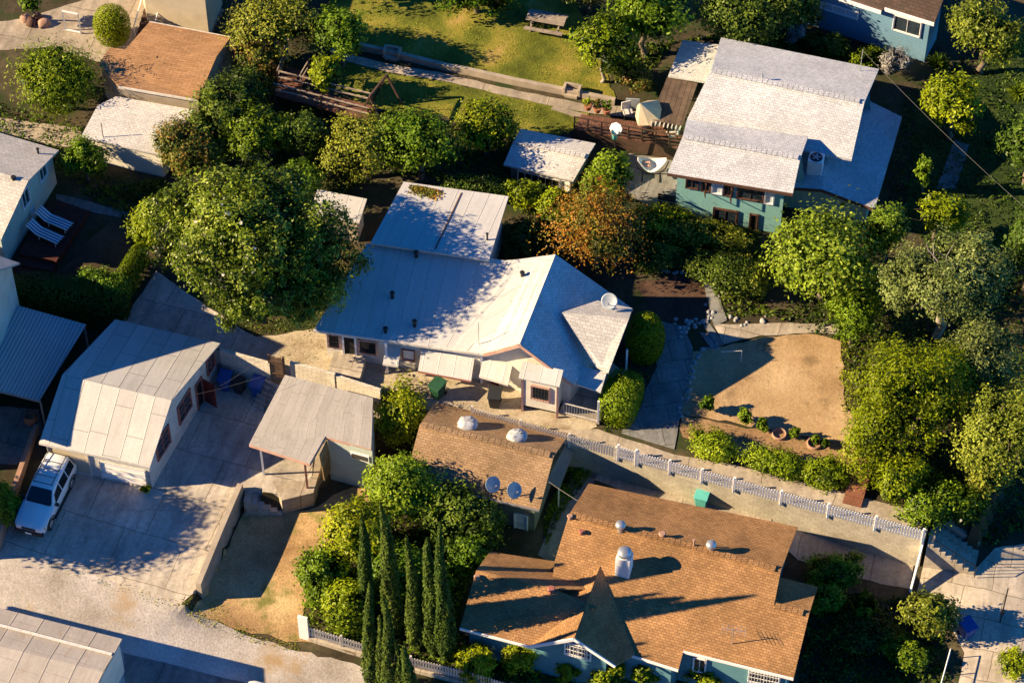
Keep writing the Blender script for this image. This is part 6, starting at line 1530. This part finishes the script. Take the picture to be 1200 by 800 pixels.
G_('ground_cover', 'low plants under the cypresses and lemon bushes', [(352,700),(430,560),(600,590),(560,650),(530,740),(620,760),(740,790),(740,812),(600,800),(450,765),(362,740)], 9000, .1, LF['green'], 6, .35, -.08)
G_('ground_cover', 'scrubby growth in the shaded cottage yard', [(90,225),(190,210),(240,240),(160,300),(140,250)], 3500, .08, LF['dark'], 7, .3)
G_('grass', 'sunlit and shaded grass tufts of the upper lawn', [(385,-40),(650,-40),(697,60),(718,112),(660,100),(560,80),(455,55),(402,48)], 15000, .055, LF['olive'], 8, .06, .05, .25, cat='grass')
G_('grass', 'grass of the lower lawn below the garden path', [(400,75),(456,90),(520,100),(587,115),(651,129),(686,136),(688,146),(640,163),(560,155),(520,135),(430,130)], 6500, .06, LF['olive'], 9, .07, .02, .25, cat='grass')
G_('dry_grass', 'dry grass and weeds on the slope above the alley', [(225,712),(245,690),(285,735),(350,745),(352,700),(400,640),(395,690),(352,752),(283,738)], 1600, .06, LF['olive'], 10, .12, .1, .25, cat='grass')
G_('weeds', 'dark growth in the passage behind the tan shingled garage', [(668,532),(700,545),(690,560),(660,600),(640,640),(636,610),(655,570)], 1800, .08, LF['green'], 11, .35, -.1)
G_('fallen_leaves', 'dry fallen leaves under the magnolia tree', [(300,398),(380,390),(385,420),(345,432),(322,425)], 700, .06, LF['aut'], 12, .02, 0, .6, cat='leaves')
# dry leaves on the rear wing roof
rng = np.random.default_rng(77); pts = []
for k in range(520):
    u, v = rng.beta(2, 2), rng.beta(1.2, 2.6); p = roof_at(W3, 478+u*42, 216+u*8+v*14); pts.append((p.x, p.y, p.z+.02+rng.random()*.03))
P = np.array(pts); o = leaf_mesh('leaf_litter', P, rng.normal(size=P.shape)*.35+np.array((0,0,1)), .075, .6, rng.random(len(P)), LF['aut'], None, tuple(P.mean(0))); o['kind'] = 'stuff'; tag(o, 'dry brown leaves lying along the top of the rear wing roof', 'leaves')
print('leaves', LEAF_TOTAL)

LF['straw'] = m_leaf('dry_straw', (.20,.13,.06), (.50,.38,.20), .15, (.62,.50,.30))
LF['clod'] = m_leaf('earth_clod', (.05,.03,.018), (.16,.10,.055), .0, (.24,.16,.09))
YD = [(814,412),(850,409),(890,400),(955,395),(984,405),(986,470),(1010,518),(960,512),(900,500),(830,488),(800,482),(806,440)]
PIT = [(245,690),(290,600),(334,606),(372,598),(400,580),(420,620),(355,690),(350,738),(290,735),(230,716)]
G_('dry_grass', 'flattened straw grass over the tan dirt yard', YD, 5200, .05, LF['straw'], 31, .02, 0, .2, cat='grass')
G_('clods', 'small clods of earth on the tan dirt yard', YD, 900, .03, LF['clod'], 32, .02, 0, .8, cat='clods')
G_('dry_grass', 'flattened straw grass on the dirt slope below the retaining wall', PIT, 4200, .055, LF['straw'], 33, .03, -.1, .2, cat='grass')
G_('clods', 'clods and stones on the dirt slope below the retaining wall', PIT, 900, .035, LF['clod'], 34, .03, 0, .8, cat='clods')
G_('gravel', 'loose gravel along the middle of the alley', [(-20,655),(67,672),(200,725),(300,758),(420,790),(420,815),(240,770),(150,738),(-20,700)], 2600, .03, LF['straw'], 35, .01, .2, .8, cat='gravel')
G_('ground_cover', 'leaf litter and low weeds in the shade between the magnolia and the white house', [(262,395),(300,392),(375,388),(425,300),(400,275),(330,330)], 3500, .06, LF['rust'], 36, .1, -.1, .5)
# --- ragged edges, weeds and litter
G_('weeds', 'weeds along the broken edge between the driveway and the alley', [(60,655),(127,676),(205,703),(240,700),(236,716),(190,712),(120,688),(60,668)], 420, .05, LF['olive'], 21, .12, .1, .3, cat='weeds')
G_('weeds', 'dry weeds along the lower edge of the dirt slope', [(205,708),(240,690),(262,728),(300,745),(350,752),(352,765),(290,752),(240,735)], 1300, .055, LF['olive'], 22, .14, .12, .3, cat='weeds')
G_('litter', 'dry leaves and clippings over the tan dirt yard', [(812,412),(850,408),(955,394),(985,405),(985,470),(1010,520),(900,500),(830,490),(797,484)], 900, .035, LF['aut'], 23, .01, .0, .6, cat='litter')
G_('weeds', 'weeds along the edge of the tan dirt yard', [(985,392),(1000,400),(1005,470),(1025,525),(1005,525),(982,470)], 900, .07, LF['olive'], 24, .15, 0, .4, cat='weeds')
G_('weeds', 'small weeds in the planting bed below the dirt yard', [(800,490),(900,508),(1010,524),(1010,556),(985,556),(900,540),(800,508)], 700, .05, LF['olive'], 25, .1, -.05, .4, cat='weeds')
G_('weeds', 'low weeds in the yard before the white house', [(345,440),(445,470),(556,484),(650,510),(640,500),(540,470),(430,445),(350,425)], 600, .05, LF['olive'], 26, .08, 0, .4, cat='weeds')
G_('ground_cover', 'green undergrowth at the left around the cream outbuilding', [(-20,115),(100,150),(95,200),(200,215),(180,250),(60,205),(-20,160)], 3000, .08, LF['green'], 27, .3, -.1)
G_('ground_cover', 'dark green planting beside the walkway and clipped bushes', [(735,430),(762,440),(750,470),(735,500),(705,510),(700,460)], 900, .07, LF['dark'], 28, .2, 0)
G_('ground_cover', 'undergrowth beside the shaded red soil bed and below the ivy bank', [(740,250),(890,270),(900,370),(850,372),(825,318),(745,322)], 4500, .09, LF['dark'], 29, .4, .08)
GROUPS = {'bin': 'wheeled bins', 'satellite dish': 'satellite dishes on the roofs', 'vent pipe': 'vent pipes on the roofs', 'roof vent': 'vents on the shingled roofs', 'planter': 'clay planter rings', 'chair': 'chairs on the terrace deck',
  'sun lounger': 'striped loungers on the red deck', 'potted plant': 'potted plants on the terrace deck', 'bush': 'bushes around the houses', 'shrub': 'shrubs around the houses', 'tree': 'trees between the houses', 'hedge': 'hedges',
  'clipped bush': 'clipped bushes', 'ivy': 'ivy banks', 'yucca': 'spiky rosette plants', 'wire': 'overhead wires', 'retaining wall': 'retaining walls', 'car': 'white cars'}
for o in list(COL.objects):
    if o.parent is None and 'category' in o and 'kind' not in o and 'group' not in o and o['category'] in GROUPS: o['group'] = GROUPS[o['category']]
# ------------------------------------------------------------------ light, sky, camera
SUN_EL, SUN_AZ = math.radians(25.5), math.radians(3.5)   # light travels towards +X, a little towards +Y
w = bpy.data.worlds.new('World'); sc.world = w; w.use_nodes = True; nt = w.node_tree
sky = nt.nodes.new('ShaderNodeTexSky'); sky.sky_type = 'NISHITA'; sky.sun_disc = False
sky.sun_elevation = SUN_EL; sky.sun_rotation = math.radians(90)+SUN_AZ; sky.ozone_density = 2.5; sky.air_density = 1.0; sky.dust_density = .6
hs = nt.nodes.new('ShaderNodeHueSaturation'); hs.inputs['Saturation'].default_value = 1.2; hs.inputs['Value'].default_value = 1.0
bg = nt.nodes['Background']; bg.inputs['Strength'].default_value = .15
nt.links.new(sky.outputs[0], hs.inputs['Color']); tn = nt.nodes.new('ShaderNodeMix'); tn.data_type = 'RGBA'; tn.blend_type = 'MULTIPLY'; tn.inputs[0].default_value = 1.; tn.inputs[7].default_value = (.08, .51, 1.0, 1)
nt.links.new(hs.outputs[0], tn.inputs[6]); nt.links.new(tn.outputs[2], bg.inputs['Color'])
L = bpy.data.lights.new('sun', 'SUN'); L.energy = 5.0; L.angle = math.radians(.5); L.color = (2.75, 2.12, 1.26)
lo = bpy.data.objects.new('sun', L); COL.objects.link(lo)
ld = Vector((math.cos(SUN_EL)*math.cos(SUN_AZ), math.cos(SUN_EL)*math.sin(SUN_AZ), -math.sin(SUN_EL)))
lo.rotation_euler = ld.to_track_quat('-Z', 'Y').to_euler(); lo.location = (-60, 0, 40)
cam = bpy.data.cameras.new('camera'); co = bpy.data.objects.new('camera', cam); COL.objects.link(co)
cam.sensor_width = 36; cam.lens = FPX/1200*36; cam.clip_start = 1; cam.clip_end = 2000
co.location = CAM; co.rotation_euler = (math.radians(90)-E, 0, 0)
sc.camera = co
sc.view_settings.view_transform = 'Standard'; sc.view_settings.look = 'None'; sc.view_settings.exposure = 0
sc.render.engine = 'CYCLES'; sc.cycles.max_bounces = 6
